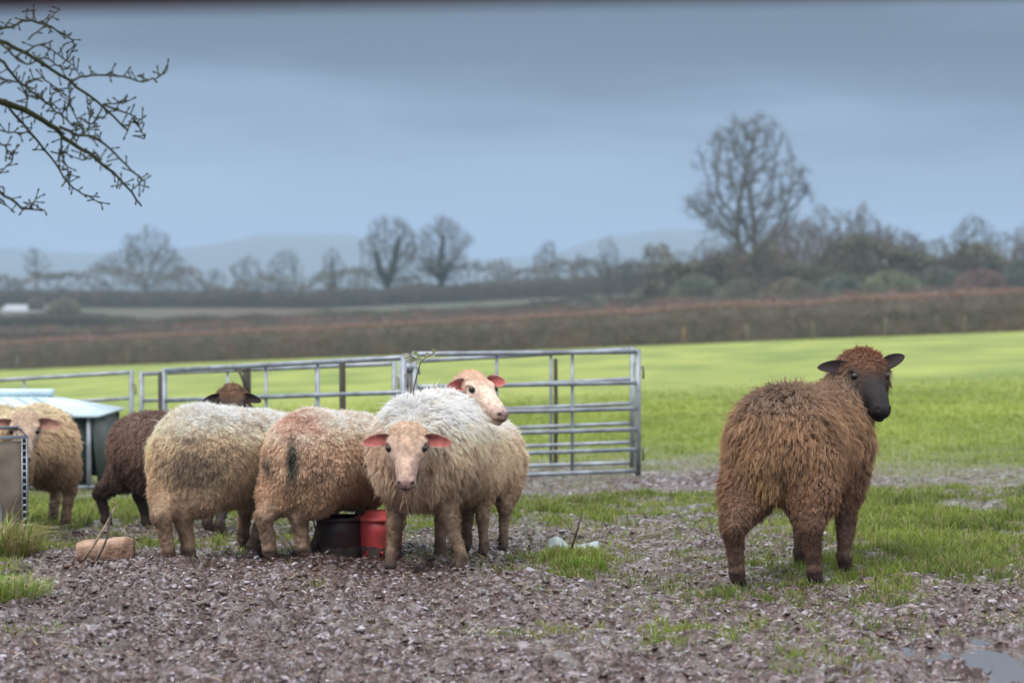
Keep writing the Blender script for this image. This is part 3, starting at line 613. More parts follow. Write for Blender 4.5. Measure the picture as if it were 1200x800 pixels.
def F2(px, py): g = gp(px, py); return (g[0], g[1])
sheep("sheep", "shaggy brown sheep with a black face standing apart on the right, looking back", (1.30, 10.74), 27, 1.09, BROWN | {'tail': (.30,.20,.105)},
      P(1013, 417, 11.12), P(1040, 474, 10.87), feet={'hl': F2(863, 684), 'hr': F2(954, 683), 'fr': F2(989, 668), 'fl': F2(938, 662)},
      rad=.212, zc=.545, wool=.034, nst=190000, cell=.0056, comb=.72, ear=.108, ear_up=(.60, .16), ear_back=(.1, .1), pollw=1.5, earw=.85, ruff=1.22, tipk=1.35, gain=(1.18, 1.10, 1.0), tail=(.17, 1.0), seed=3, clump=.015, length=.92, white=.8, legw=1.1, sw=.0028, ear_face=(.3,.5), hw=1.12, neck=1.0, pull=.6, shw=.84, droop=.035, roll=.0)
sheep("sheep", "cream sheep facing the camera head down, a bramble stem on its back", (-.375, 11.22), 190, 1.0, mixp(CREAM, mid=(.78,.62,.48), top=(.90,.89,.87), low=(.48,.34,.23), ear_in=(.42,.13,.115)),
      P(477, 502, 10.55), P(475, 562, 10.36), feet={'fr': F2(459, 662), 'fl': F2(541, 668), 'hr': F2(516, 652), 'hl': F2(547, 641)},
      rad=.246, zc=.528, wool=.030, nst=170000, cell=.0056, comb=.75, ear=.104, ear_up=(.10, .12), ear_back=(-.05, -.05), stains=((P(545, 570, 11.1), np.array([.10, .4, .09]), (.26,.18,.13), .9), (P(450, 520, 10.9), np.array([.06, .3, .10]), (.58,.40,.30), .8)), seed=12, wb=.07, clump=.017, length=.95, rumpw=.88, ear_face=(1.4,1.4), hw=1.28, pull=.55)
sheep("sheep", "cream sheep with raised head looking right, behind the bramble-caught sheep", (-.185, 12.02), 193, .86, mixp(CREAM, mid=(.78,.62,.48), face=(.72,.56,.47), top=(.84,.80,.76), poll=(.58,.37,.26)),
      P(555, 438, 11.68), P(596, 479, 11.50), feet={'fl': F2(567, 647), 'hl': F2(590, 641), 'fr': (-.27, 11.75), 'hr': (-.26, 12.3)},
      rad=.23, zc=.515, wool=.023, nst=90000, cell=.006, comb=.6, ear=.115, ear_up=(.28, .10), ear_back=(.0, -.2), seed=22, clump=.02, ear_face=(.9, 1.2))
sheep("sheep", "cream sheep seen from behind, with dark soiled wool down its pink-tinged rump", (-.855, 11.56), 26, .95, mixp(CREAM, mid=(.76,.56,.42), top=(.86,.84,.82), low=(.58,.40,.27), leg=(.36,.25,.18), stain=(.40,.28,.20)),
      P(470, 550, 12.08), P(490, 580, 12.25), feet={'hl': F2(315, 655), 'hr': F2(355, 654), 'fl': F2(372, 650), 'fr': F2(416, 647)},
      rad=.228, zc=.513, wool=.019, nst=150000, cell=.006, comb=.55, seed=32, clump=.014, length=.86, droop=.07, wb=.02, legw=1.25,
      stains=((P(343, 540, 11.15), np.array([.028, .3, .10]), (.055,.065,.05), 1.2), (P(315, 545, 11.2), np.array([.03, .3, .06]), (.12,.10,.08), .8), (P(352, 495, 11.3), np.array([.14, .3, .07]), (.60,.36,.27), .8), (P(375, 550, 11.3), np.array([.08, .3, .07]), (.25,.17,.12), .5)))
sheep("sheep", "large cream sheep with a dirty grey-brown flank, left of the soiled-rump one", (-1.345, 11.57), 34, .99, mixp(CREAM, mid=(.84,.67,.46), low=(.48,.35,.24), stain=(.34,.25,.18), leg=(.30,.205,.14)),
      P(352, 545, 12.15), P(372, 590, 12.3), feet={'hl': F2(196, 658), 'hr': F2(220, 656), 'fr': F2(297, 651), 'fl': F2(285, 640)},
      rad=.232, zc=.497, wool=.020, nst=190000, cell=.006, comb=.5, seed=43, pull=.15, sw=.0021, clump=.013, length=.90, droop=.06, wb=.04, legw=1.2,
      stains=((P(235, 545, 11.3), np.array([.17, .4, .12]), (.22,.165,.13), 1.1), (P(190, 480, 11.3), np.array([.1, .3, .1]), (.70,.56,.38), .5)))
sheep("sheep", "dark brown sheep partly behind the large cream one, its crown and ears above", (-1.83, 13.60), 66, .89, DARK,
      P(272, 457, 13.70), P(272, 501, 13.56), feet={'hl': F2(124, 618), 'hr': F2(171, 619), 'fl': F2(243, 622), 'fr': F2(257, 624)},
      rad=.205, zc=.53, wool=.032, nst=50000, cell=.007, comb=.7, ear=.10, ear_up=(.0, .0), ear_back=(0, 0), seed=53, pollw=2.4, length=.98, legw=1.15, ear_face=(.6,.6))
sheep("sheep", "cream sheep peering over the grey metal feeder at the left edge", (-2.80, 13.80), 200, .93, mixp(CREAM, mid=(.66,.52,.37), top=(.74,.65,.50), low=(.36,.25,.17), face=(.50,.38,.30), ear_in=(.42,.22,.17), leg=(.27,.175,.125), poll=(.44,.32,.24)),
      P(29, 487, 13.18), P(28, 536, 13.02), feet={'hl': F2(78, 615), 'hr': F2(63, 612)},
      rad=.205, zc=.53, wool=.028, nst=60000, cell=.007, comb=.6, ear=.115, ear_up=(.12, .1), ear_back=(0, 0), seed=63, tail=(.12, .9), length=.9, legw=1.15, ear_face=(1.,1.))
sheep("sheep", "grey-brown sheep almost hidden in the gap left of the bramble-caught sheep", (-.93, 13.15), 275, .85, mixp(DARK, top=(.2,.14,.11), mid=(.15,.1,.08)),
      P(312, 560, 13.2), P(300, 596, 13.2), rad=.215, zc=.50, wool=.03, nst=20000, cell=.010, seed=73)

# ------------------------------------------------------------------ metal hurdles
def hurdle(label, A0, B0, H_=.92, braces=(.36, .70), tube=.017, flatend=False, brk=None):
    """A0, B0: top corner points in the world"""
    A0, B0 = np.array(A0), np.array(B0); e = (B0-A0)/np.linalg.norm(B0-A0); up = np.array([0, 0, 1.]); o = thing("hurdle", A0 - up*H_, label, "hurdle", "galvanised hurdles of the sheep pen"); org = A0-up*H_
    offs = [0, .24, .44, .60, .755, .92]
    for k in offs:
        m = MB(); a = A0 - up*k*H_/.92 - org; b = B0 - up*k*H_/.92 - org; r = tube*(1.15 if k == 0 else 1)
        ca = a+e*.02; cb = b-e*.02
        m.tube([ca+(cb-ca)*t for t in np.linspace(0, 1, 6)], r, 10); m.build("rail", M_GALV, o, smooth=True)
    for p in (A0-org, B0-org):
        m = MB(); m.tube([p+up*.02, p-up*(H_*.5), p-up*(H_+.04)], tube*1.25, 10); m.build("end_upright", M_GALV, o, smooth=True)
    nv = np.cross(e, up)
    for t in braces:
        m = MB(); p = A0-org+(B0-A0)*t + nv*(-tube*1.1); m.tube([p+up*.005, p-up*H_*.5, p-up*H_], tube*.72, 8); m.build("brace", M_GALV, o, smooth=True)
    q = B0-org+e*.03
    for z in (.12, .75): m = MB(); m.tube([q-up*z-e*.03, q-up*z+e*.012, q-up*(z+.03)+e*.016, q-up*(z+.09)+e*.014], .008, 6); m.build("pin", M_GALV_D, o, smooth=True)
    return o
hurdle("front steel hurdle running right from the central hinge post to the open end", P(486, 415, 17.7), P(748, 412, 18.6), .915)
hurdle("steel hurdle just behind the right-hand front one, its rails doubling them", P(470, 424, 20.6), P(741, 409, 19.6), .92, braces=(.655,))
hurdle("steel hurdle rising rightwards behind the large cream sheep to the hinge post", P(193, 434, 19.3), P(473, 419, 16.8), .92, braces=(.45, .665))
hurdle("steel hurdle second row back, with dark timber stakes against it behind the cream sheep", P(166, 438, 21.6), P(462, 426, 20.3), .92, braces=(.35, .70))
hurdle("steel hurdle at the far left behind the tin-roofed shelter", P(-110, 452, 23.4), P(154, 436, 22.4), .92, braces=(.53,))
def stake(px, top, d, w, label):
    q = P(px, top, d); g = float(gz(q[0], d)); m = MB(); h = q[2]-g+.25; m.tube([(0, 0, -.25), (0.004, 0, h*.4), (0, .003, h-.25-.01), (0, 0, h-.25)], [w, w*1.02, w*.97, w*.8], 9)
    o = m.build("fence_stake", M_POST, loc=None, smooth=False); o.location = (q[0], d, g); tag(o, label, "stake", "timber stakes of the pen"); return o
stake(289, 428, 19.9, .035, "dark wooden stake with rope at its head, right of the brown crown and ears")
stake(401, 424, 18.9, .026, "dark wooden stake behind the hurdle, above the soiled-rump sheep's back")
stake(189, 436, 19.9, .03, "dark stake hard against the left end upright of the long rising hurdle")
stake(651, 420, 21.0, .018, "thin dark stake behind the right-hand pair of hurdles")
def rope():
    m = MB(); c = P(286, 436, 19.8); pts = [P(276, 433, 19.8), P(281, 436, 19.75), P(284, 443, 19.75), P(287, 452, 19.78), P(291, 458, 19.8)]
    o = None; pts = np.array(pts)-pts[0]; m.tube(pts, .012, 6); m.tube([pts[0], pts[0]+(.06, 0, -.01), pts[0]+(.12, .0, .005)], .014, 6)
    q = P(276, 433, 19.8); o = m.build("rope", M_POST, smooth=True); o.location = tuple(q); tag(o, "short dark rope hanging from the stake beside the brown crown", "rope")
rope()
# hinge hardware where the two front hurdles meet
def latch():
    q = P(479, 414, 17.15); o = thing("gate_post", (q[0], q[1], float(gz(q[0], q[1]))), "grey steel hinge post joining the two front hurdles behind the bramble leaves", "post")
    h = q[2]-float(gz(q[0], q[1])); m = MB(); m.tube([(0, 0, -.1), (0, 0, h*.5), (0, 0, h)], .028, 10); m.build("pole", M_GALV_D, o, smooth=True)
    for z in (h-.10, h-.42, h-.75):
        m = MB(); m.lathe([(.0285, -.03), (.037, -.028), (.037, .028), (.0285, .03)], (0, 0, z), 14); m.tube([(.03, 0, z), (.07, .02, z), (.075, .02, z-.05)], .009, 6); m.build("hinge_collar", M_GALV, o, smooth=True)
latch()

# ------------------------------------------------------------------ low tin-roofed shelter
def shelter():
    d = 18.4; c = P(112, 486, d); rt = P(118, 575, d); g = float(gz(c[0], d)); o = thing("animal_shelter", (c[0], d, g), "low shelter with a pale blue tin roof and dark green front, behind the left-hand sheep", "shelter")
    H_ = c[2]-g; Ln = 2.3; D = 1.1; fl = .06
    # front and sides lean outward to the foot
    m = MB()
    def wall(a, b, c2, d2, th=.02):
        a, b, c2, d2 = map(np.array, (a, b, c2, d2)); n = np.cross(b-a, d2-a); n = n/np.linalg.norm(n)*th; m.add([a, b, c2, d2, a-n, b-n, c2-n, d2-n], [[0,1,2,3],[7,6,5,4],[0,4,5,1],[1,5,6,2],[2,6,7,3],[3,7,4,0]])
    wall((-Ln, -.02, .03), (-.06, -.02, .03), (-.06, 0, H_), (-Ln, 0, H_)); m.build("front_panel", M_DKPANEL, o)
    m = MB(); wall((.04, 0, .02), (.07, D, .02), (-.03, D, H_), (-.03, .0, H_)); m.build("side_panel", M_DKPANEL, o)
    m = MB(); wall((-Ln, D, .02), (-Ln, 0, .02), (-Ln, 0, H_), (-Ln, D, H_)); m.build("side_panel", M_DKPANEL, o)
    m = MB(); wall((.0, D+.02, .02), (-Ln, D+.02, .02), (-Ln, D+.02, H_), (.0, D+.02, H_)); m.build("back_panel", M_DKPANEL, o)
    for (p0, p1, w) in (((-.045, -.035, 0), (-.05, -.025, H_), .020), ((-Ln, -.04, .02), (.06, -.04, .02), .017), ((-1.2, -.04, 0), (-1.2, -.03, H_), .016)):
        m = MB(); m.tube([p0, tuple((np.array(p0)+np.array(p1))/2), p1], w, 4); m.build("frame_rail", M_GALV, o)
    rh = P(55, 464, d+.5)[2]-g; x1 = P(55, 464, d+.5)[0]-c[0]
    V = [(-Ln-.05, -.07, H_), (.03, -.07, H_), (.03, D+.07, H_), (-Ln-.05, D+.07, H_), (-Ln-.05, D/2-.07, rh), (x1, D/2-.07, rh), (x1, D/2+.07, rh), (-Ln-.05, D/2+.07, rh)]
    V2 = [(x, y, z-.018) for x, y, z in V]
    m = MB(); m.add(V+V2, [[0,1,5,4],[1,2,6,5],[2,3,7,6],[4,5,6,7],[3,0,4,7],[8,12,13,9],[9,13,14,10],[10,14,15,11],[0,8,9,1],[1,9,10,2],[2,10,11,3],[3,11,8,0]]); 
    for i in range(14):
        t = i/14; xa = -Ln + (Ln)*t; xb = -Ln+(Ln+x1)*t; m.tube([(xa, -.07, H_+.006), (xb, D/2-.07, rh+.004)], .009, 4)
    rf = m.build("roof", M_ROOF, o); m = MB(); m.box(((x1-Ln)/2+.01, D/2, rh+.028), (Ln+x1+.06, .17, .05), .012); m.build("ridge_cap", M_ROOF, rf)
shelter()

# ------------------------------------------------------------------ galvanised feeder at the left edge
def feeder():
    d = 12.25; c = P(32, 512, d); g = float(gz(c[0], d)); o = thing("metal_feeder", (c[0], d, g), "grey sheet-metal feeder box with a slotted corner angle at the left edge", "feeder"); H_ = c[2]-g
    m = MB(); m.box((-.475, .012, H_/2-.01), (.93, .006, H_-.02), .001); m.build("front_sheet", M_SHEET, o)
    m = MB(); m.box((-.012, .45, H_/2-.01), (.006, .86, H_-.03), .001); m.build("end_sheet", M_SHEET, o)
    m = MB(); m.box((-.95, .45, H_/2-.01), (.006, .86, H_-.03), .001); m.build("end_sheet", M_SHEET, o)
    m = MB(); m.tube([(-.96, .0, H_), (.0, .0, H_), (.0, .9, H_), (-.96, .9, H_), (-.96, 0, H_)], .010, 6); m.build("rim", M_GALV, o)
    # slotted angle: two flanges with real holes between cross bars
    for ax in (0, 1):
        m = MB(); n = 16; pitch = H_/n; w = .030
        for i in range(n+1):
            z = min(max(i*pitch, .006), H_-.006); sz = (w, .003, .013) if ax == 0 else (.003, w, .013); cc = (-w/2, -.002, z) if ax == 0 else (.001, w/2, z); m.box(cc, sz)
        for e in (.0035, w-.0035):
            cc = (-e, -.0045, H_/2) if ax == 0 else (.0035, e, H_/2); m.box(cc, (.007, .003, H_) if ax == 0 else (.003, .007, H_))
        m.build("slotted_angle", M_GALV, o)
    m = MB(); m.box((-.0155, .0065, H_/2), (.029, .003, H_-.01)); m.build("slot_backing", material("black_backing", (.012,.012,.014), .8), o)  # thin black strip behind the front flange, showing through its slots
    o.rotation_euler = (0, 0, .25)
    m = MB(); a = np.linspace(-.5, 1.2, 12); m.tube([(-.26+.13*math.cos(x), -.02, .15+.16*math.sin(x)) for x in a], .006, 6); m.build("wire_loop", M_GALV, o, smooth=True)
feeder()

# ------------------------------------------------------------------ buckets, block, sticks
M_RED = material("muddy_red_plastic", (.62,.06,.065), rough=.42, noise=(9, (.20,.045,.035)))
M_REDLID = material("bright_red_plastic", (.66,.06,.07), rough=.5, noise=(9, (.34,.06,.05)))
M_DKRED = material("black_and_maroon_plastic", (.020,.016,.016), rough=.5, noise=(8, (.06,.012,.012)))
M_MUDDY = material("dried_mud", (.10,.075,.062), rough=.85, noise=(25, (.05,.035,.03)), bump=(50,.6,.01))
def bucket(px, base, r, h, label, mb, ml, lid=True, d=None, red=False):
    g = gp(px, base); o = thing("feed_bucket", g, label, "bucket", "buckets the flock is feeding at")
    m = MB(); m.lathe([(r*.80, -.02), (r*.80, 0), (r*.84, h*.1), (r*.93, h*.55), (r, h*.86), (r*.97, h*.86), (r*.9, h*.5), (r*.76, .02), (.001, .02)], n=40); m.build("tub", mb, o, smooth=True)
    m = MB(); m.lathe([(r*.98, h*.80), (r*1.06, h*.81), (r*1.08, h*.85), (r*1.06, h*.88), (r*1.0, h*.885)], n=40); m.build("rim", ml, o, smooth=True)
    if lid: m = MB(); m.lathe([(r*1.02, h*.875), (r*.96, h*.90), (r*.72, h*.93), (r*.64, h*1.0), (r*.55, h*1.02), (.001, h*1.025)], n=40); m.build("lid", ml, o, smooth=True)
    m = MB(); a = np.linspace(0, math.pi, 15); m.tube([(r*1.06*math.cos(x), -r*.35*math.sin(x)-.02, h*.80-r*.75*math.sin(x)) for x in a], .004, 6); m.build("handle", M_GALV_D, o, smooth=True)
    m = MB(); th = np.arange(0, 41)*2*math.pi/40; top = h*(.16+.12*vn(np.stack([np.cos(th)*2, np.sin(th)*2, th*0+px], 1), .5, 3))
    V = []; 
    for i in range(40):
        for z in (0, top[i]*.5, top[i]): rr = r*(.80+.24*(z/h))+.005; V.append((rr*math.cos(th[i]), rr*math.sin(th[i]), z))
    m.add(V, [[i*3+k, ((i+1) % 40)*3+k, ((i+1) % 40)*3+k+1, i*3+k+1] for i in range(40) for k in (0, 1)]); m.build("mud_splash", M_MUDDY, o, smooth=True)
bucket(446, 651, .115, .212, "bright red feed bucket between the soiled-rump sheep and the bramble-caught one", M_RED, M_REDLID)
bucket(400, 651, .122, .215, "black and maroon feed bucket behind the front legs of the soiled-rump sheep", M_DKRED, M_DKRED, lid=False)
def scrap():
    g = gp(440, 650); m = MB(); a = np.linspace(-.3, 2.6, 16); V = []; 
    for x in a: V += [(.05*math.cos(x), .05*math.sin(x), .0), (.052*math.cos(x), .052*math.sin(x), .03+.008*math.sin(3*x)), (.036*math.cos(x), .036*math.sin(x), .034), (.034*math.cos(x), .034*math.sin(x), .0)]
    m.add(V, [[i*4+k, i*4+4+k, i*4+4+(k+1) % 4, i*4+(k+1) % 4] for i in range(15) for k in range(4)]); o = m.build("bucket_scrap", M_REDLID); o.location = (g[0]-.005, g[1]-.16, g[2]); tag(o, "small broken piece of red plastic lying at the foot of the red bucket", "scrap")
scrap()
M_BLOCK = material("cut_wood", (.50,.34,.25), rough=.85, noise=(16, (.24,.135,.09)), bump=(35,.9,.02))
def block():
    g = gp(122, 659); L_, r = .26, .070; m = MB(); xs_ = np.linspace(-L_/2, L_/2, 12); V = []; n = 18
    for i, x in enumerate(xs_):
        k = 1 - .22*abs(x/(L_/2))**6; 
        for j in range(n):
            a = j*2*math.pi/n; rx = r*k*(1.02 if x > .03 else .88)*(1+.07*math.sin(3*a+x*9)); y = rx*1.15*np.sign(math.cos(a))*abs(math.cos(a))**.6; z = rx*.86*np.sign(math.sin(a))*abs(math.sin(a))**.6; V.append((x, y, z+r*.72))
    Q = [[i*n+j, i*n+(j+1) % n, (i+1)*n+(j+1) % n, (i+1)*n+j] for i in range(11) for j in range(n)]; V += [(xs_[0], 0, r*.72), (xs_[-1], 0, r*.72)]; c0, c1 = 12*n, 12*n+1
    m.add(V, Q, [[c0, (j+1) % n, j] for j in range(n)]+[[c1, 11*n+j, 11*n+(j+1) % n] for j in range(n)]); o = m.build("wood_block", M_BLOCK, smooth=False); o.location = (g[0], g[1]+.06, g[2]); o.rotation_euler = (0, -.05, .06)
    tag(o, "rounded reddish-brown block of wood lying in the mud near the left edge", "wood block")
    M_ST = material("pale_twig", (.36,.28,.19), rough=.8, noise=(30, (.2,.14,.09)))
    pts = [P(97, 656, 10.98), P(110, 638, 10.99), P(123, 617, 11.0), P(135, 594, 11.05)]; m = MB(); q = gp(97, 656); m.tube(np.array(pts)-pts[0], [.007, .0065, .005, .004], 7); a = np.array(pts[3])-pts[0]; m.tube([a, a+(.0, .0, .02), a+(-.02, .0, .03)], .003, 5); m.tube([a-(0.01,0,.02), a+(.018, 0, .015)], .0028, 5)
    o = m.build("stick", M_ST, smooth=True); o.location = tuple(pts[0]); tag(o, "pale stick leaning up against the wood block", "stick")
    pts = [P(130, 600, 11.02), P(127, 618, 11.0), P(125, 631, 10.99), P(121, 641, 10.98), P(113, 657, 10.97)]; m = MB(); m.tube(np.array(pts)-pts[0], .005, 6); o = m.build("cord", M_POST, smooth=True); o.location = tuple(pts[0]); tag(o, "dark cord hanging over the wood block", "cord")
block()
def twig2():
    M_T = material("dark_twig", (.10,.06,.045), rough=.8); M_BAG = material("torn_plastic", (.42,.50,.52), rough=.35, trans=.25)
    a, b = P(670, 637, 11.35), P(683, 598, 11.3); m = MB(); m.tube([(0, 0, -.02), tuple((b-a)*.5+np.array([.004, 0, 0])), tuple(b-a)], [.005, .004, .002], 6); m.tube([tuple((b-a)*.55), tuple((b-a)*.55+np.array([.015, 0, .03]))], .0018, 5)
    o = m.build("twig", M_T, smooth=True); o.location = tuple(a); tag(o, "thin dark twig standing upright in the grass tuft by the torn plastic", "twig")
    g = gp(672, 642); n, k = 26, 7; U_, W_ = np.meshgrid(np.linspace(0, 1, n), np.linspace(0, 1, k)); u, w = U_.ravel(), W_.ravel()
    x = (u-.5)*.25; y = (w-.5)*.06; q = np.stack([x, y], 1); z = .016+.008*np.sin(u*9)+.045*(vn(q, .04, 3)-.5)+.02*w - .03*np.exp(-((u-.45)/.12)**2); ii_ = (np.arange(k-1)[:, None]*n+np.arange(n-1)[None]).ravel()
    o = mk("plastic_scrap", np.stack([x, y, z], 1), np.stack([ii_, ii_+1, ii_+1+n, ii_+n], 1), M_BAG, smooth=True); o.location = (g[0], g[1], g[2]-.005); md = o.modifiers.new("thick", 'SOLIDIFY'); md.thickness = .003
    tag(o, "crumpled strip of pale blue-white torn plastic caught on the grass tuft", "plastic")
twig2()
def bramble():
    M_ST = material("bramble_stem", (.09,.055,.03), rough=.7); org = P(487, 500, 10.86)
    pts = np.array([P(488, 506, 10.80), P(485, 492, 10.84), P(484, 472, 10.9), P(485, 455, 10.92), P(489, 438, 10.9), P(493, 424, 10.88), P(500, 418, 10.87), P(509, 413, 10.86)])-org
    o = thing("bramble", org, "thin bramble stem with pale green leaves sticking up from the sheep's back", "bramble")
    m = MB(); m.tube(pts, [.0028]*5+[.0022]*2+[.0014], 6); m.tube([pts[5], P(483, 417, 10.86)-org, P(474, 420, 10.87)-org], .0018, 5)
    for i in range(14): t = i/14*6; j = int(t); p = pts[j]+(pts[j+1]-pts[j])*(t-j); m.tube([p, p+(rnd.uniform(-.008, .008), rnd.uniform(-.005, .005), .004)], .0008, 4)
    m.tube([P(489, 500, 10.8)-org, P(497, 499, 10.75)-org, P(504, 502, 10.7)-org], .0015, 5); m.build("stem", M_ST, o, smooth=True)
    for (px, py, a, L_, tl) in ((476, 417, 2.8, .045, .2), (484, 421, .4, .038, -.3), (491, 421, 1.2, .04, .4), (487, 414, 2.2, .035, .1), (501, 415, .9, .03, .4), (509, 410, 1.3, .034, .5), (507, 416, .1, .028, -.2)):
        c = P(px, py, 10.87)-org; L_ *= .8; t = np.linspace(0, 1, 7); w = .42*L_*np.sin(math.pi*t)**.8; d = np.array([math.cos(a), .25*math.sin(a*3), math.sin(a)*.6+tl*.3]); d /= np.linalg.norm(d); s_ = np.cross(d, [0, 1, .4]); s_ /= np.linalg.norm(s_)
        V = []; 
        for i in range(7): q = c+d*L_*(t[i]-.5)+np.array([0, 0, -.006*(t[i]*2-1)**2]); V += [q-s_*w[i], q+np.array([0, .003, -.003]), q+s_*w[i]]
        mk("leaf", np.array(V), np.array([[i*3+k, i*3+k+1, i*3+4+k, i*3+3+k] for i in range(6) for k in (0, 1)]), M_LEAF, o, col=np.tile(rnd.choice([(.38,.42,.26), (.55,.58,.46), (.28,.33,.15)]), (21, 1)), smooth=True)
bramble()
# rough tuft with dead stalks at the left edge
def tuft(px, py, n, r, h, label, dead=.4, seed=0):
    g = gp(px, py); a = U(0, 6.28, n); q = np.sqrt(rng.random(n))*r; x = g[0]+q*np.cos(a); y = g[1]+q*np.sin(a)*1.3; z = gz(x, y)-.01; hh = h*U(.4, 1.1, n)*(1-.4*q/r); ln = hh*U(.2, 1.0+.7*seed, n); b = a+U(-.9, .9, n); hh = hh*(1+seed*.5*(rng.random(n) < .07))
    root = np.stack([x, y, z], 1); dr = np.stack([np.cos(b), np.sin(b), 0*b], 1); mid = root+dr*(ln*.3)[:, None]+np.array([0, 0, 1])*(hh*.65)[:, None]; tip = root+dr*ln[:, None]+np.array([0, 0, 1])*(hh*U(.55, 1, n))[:, None]
    wv = np.stack([-np.sin(b), np.cos(b), U(-.3, .3, n)], 1); w = U(.003, .006, n); dd = (rng.random((n, 1)) < dead)*1.; c = (np.array([.16,.26,.03])*U(.7, 1.5, (n, 1)))*(1-dd)+np.array([.48,.38,.20])*dd*U(.7, 1.1, (n, 1))
    V, F, C = ribbons(root, mid, tip, wv, w, w*.8, c*.8, c); o = mk("grass_tuft", V, F, M_GRASS, col=C, loc=g); tag(o, label, "grass tuft"); return o
tuft(-6, 650, 1300, .20, .26, "straggly tuft of green and straw-coloured grass at the bottom of the feeder", .55, 1)
tuft(-4, 694, 800, .22, .11, "low green tuft in front of the straggly straw-coloured one at the left edge", .3, 1)
tuft(680, 662, 420, .13, .07, "bright green grass tuft beside the upright twig and torn plastic", .05)

# ------------------------------------------------------------------ hedges
def hedge(label, pts, H_, W_, n, cols, size=.09, name="hedge", topcol=None, ragged=.15, seed=0, core_h=.86):
    pts = np.array(pts, float); seg = np.linalg.norm(np.diff(pts, axis=0), axis=1); L_ = seg.sum(); cum = np.concatenate([[0], np.cumsum(seg)])
    def at(s_): return np.stack([np.interp(s_, cum, pts[:, 0]), np.interp(s_, cum, pts[:, 1])], 1)
    def hh(s_): return H_*(1 + ragged*(fbm(np.stack([s_, s_*0+seed], 1), 4.0, 5, 3)-.5)*2)
    # dark inner mass of stems
    m = 160; s_ = np.linspace(0, L_, m); c = at(s_); t = nrm(np.gradient(c, axis=0)); nn = np.stack([-t[:, 1], t[:, 0]], 1); V = []
    for k, (w, z) in enumerate(((-.38, -.3), (-.40, .6*core_h), (-.30, core_h), (.30, core_h), (.40, .6*core_h), (.38, -.3))):
        p = c+nn*(w*W_*(.9+.2*vn(np.stack([s_, s_*0+k], 1), 1.3, 3)))[:, None]; V.append(np.concatenate([p, (gz(p[:, 0], p[:, 1])+z*hh(s_) if z > 0 else gz(p[:, 0], p[:, 1])-.1)[:, None]], 1))
    V = np.stack(V, 1).reshape(-1, 3); Q = [[i*6+k, i*6+6+k, i*6+7+k, i*6+k+1] for i in range(m-1) for k in range(5)]
    core = (V, np.array(Q)); cc0 = np.tile(np.array(cols[0])*.8, (len(V), 1))
    s_ = U(0, L_, n); side = rng.choice([-1, 1], n, p=[.62, .38]); ontop = rng.random(n) < .3; c = at(s_); ti = np.clip(np.searchsorted(cum, s_)-1, 0, len(seg)-1); t = np.diff(pts, axis=0)[ti]/seg[ti][:, None]; nn = np.stack([-t[:, 1], t[:, 0]], 1)
    q = np.stack([s_, side*3.], 1); h = hh(s_); v = np.where(ontop, U(.86, 1.03, n), U(.0, 1., n)); w = np.where(ontop, U(-.45, .45, n), side*(.38+.12*vn(np.stack([s_, v*3], 1), .6, 7)+U(-.04, .05, n)))*W_
    p = c+nn*w[:, None]; root = np.concatenate([p, (gz(p[:, 0], p[:, 1])+v*h)[:, None]], 1); o3 = np.concatenate([nn*np.sign(w)[:, None]*U(.1, 1, (n, 1)), U(.0, 1.2, (n, 1))], 1)+rng.normal(size=(n, 3))*.45; o3 = nrm(o3); Lb = size*U(.6, 1.6, n)
    wv = nrm(np.cross(o3, rng.normal(size=(n, 3)))); k = fbm(np.stack([s_, v*H_], 1), 1.6, seed+4, 3)[:, None]; cc = np.array(cols)
    c1 = cc[0]*(1-sst(.38, .5, k))+cc[1]*sst(.38, .5, k); c1 = c1*(1-sst(.54, .66, k))+cc[2]*sst(.54, .66, k)
    if topcol is not None: tt = sst(.84, .97, v)[:, None]; c1 = c1*(1-tt)+np.array(topcol)*tt
    c1 = c1*U(.65, 1.3, (n, 1)); wd = size*U(.12, .45, n)
    V2, F2_, C2 = ribbons(root, root+o3*(Lb*.5)[:, None], root+o3*Lb[:, None], wv, wd, wd, c1, c1)
    F2_ = [f+len(core[0]) for f in F2_]; F = [np.concatenate([core[1], F2_[0]]), F2_[1]]
    org = (pts[0, 0], pts[0, 1], float(gz(pts[0, 0], pts[0, 1])))
    o = mk(name, np.concatenate([core[0], V2]), F, M_LEAF, col=np.concatenate([cc0, C2]), loc=org); return tag(o, label, "hedge")
def hl(f, pxs, off=0): return [((px-600)/FPX*(hedge_d(px)*f+off), hedge_d(px)*f+off) for px in pxs]
OLIVE = ((.075,.065,.045), (.085,.09,.045), (.13,.085,.065))
hedge("long clipped hedge with a rust-brown cut top at the far edge of the field", hl(1.0, range(-500, 1701, 110), .8), 1.55, 1.3, 120000, ((.20,.17,.145), (.175,.175,.125), (.27,.19,.16)), .10, topcol=(.31,.205,.17), ragged=.09)
hedge("second hedge, dark olive and reddish, beyond the clipped one", [(-80, 205), (-25, 215), (10, 205), (40, 180), (75, 170)], 1.7, 2.0, 50000, ((.18,.14,.115), (.14,.15,.10), (.25,.15,.12)), .2, seed=3, ragged=.25)
hedge("dark low hedgerow at the foot of the distant trees", [(-110, 385), (-40, 380), (20, 350), (60, 300)], 2.6, 2.4, 40000, ((.13,.12,.10), (.12,.13,.09), (.17,.13,.10)), .34, seed=6, ragged=.3)
hedge("faint rust-coloured hedge strip crossing the rough pasture on the left", [(-60, 150), (-30, 160), (-5, 168), (12, 160)], .9, 1.6, 26000, ((.15,.09,.06), (.11,.11,.055), (.20,.08,.06)), .16, seed=9, ragged=.4)
hedge("grey-green hedge crossing the rough pasture just below the tree line", [(-75, 270), (-30, 262), (0, 255), (26, 240)], 1.3, 1.8, 26000, ((.09,.085,.06), (.09,.10,.06), (.13,.09,.07)), .2, seed=12, ragged=.4)
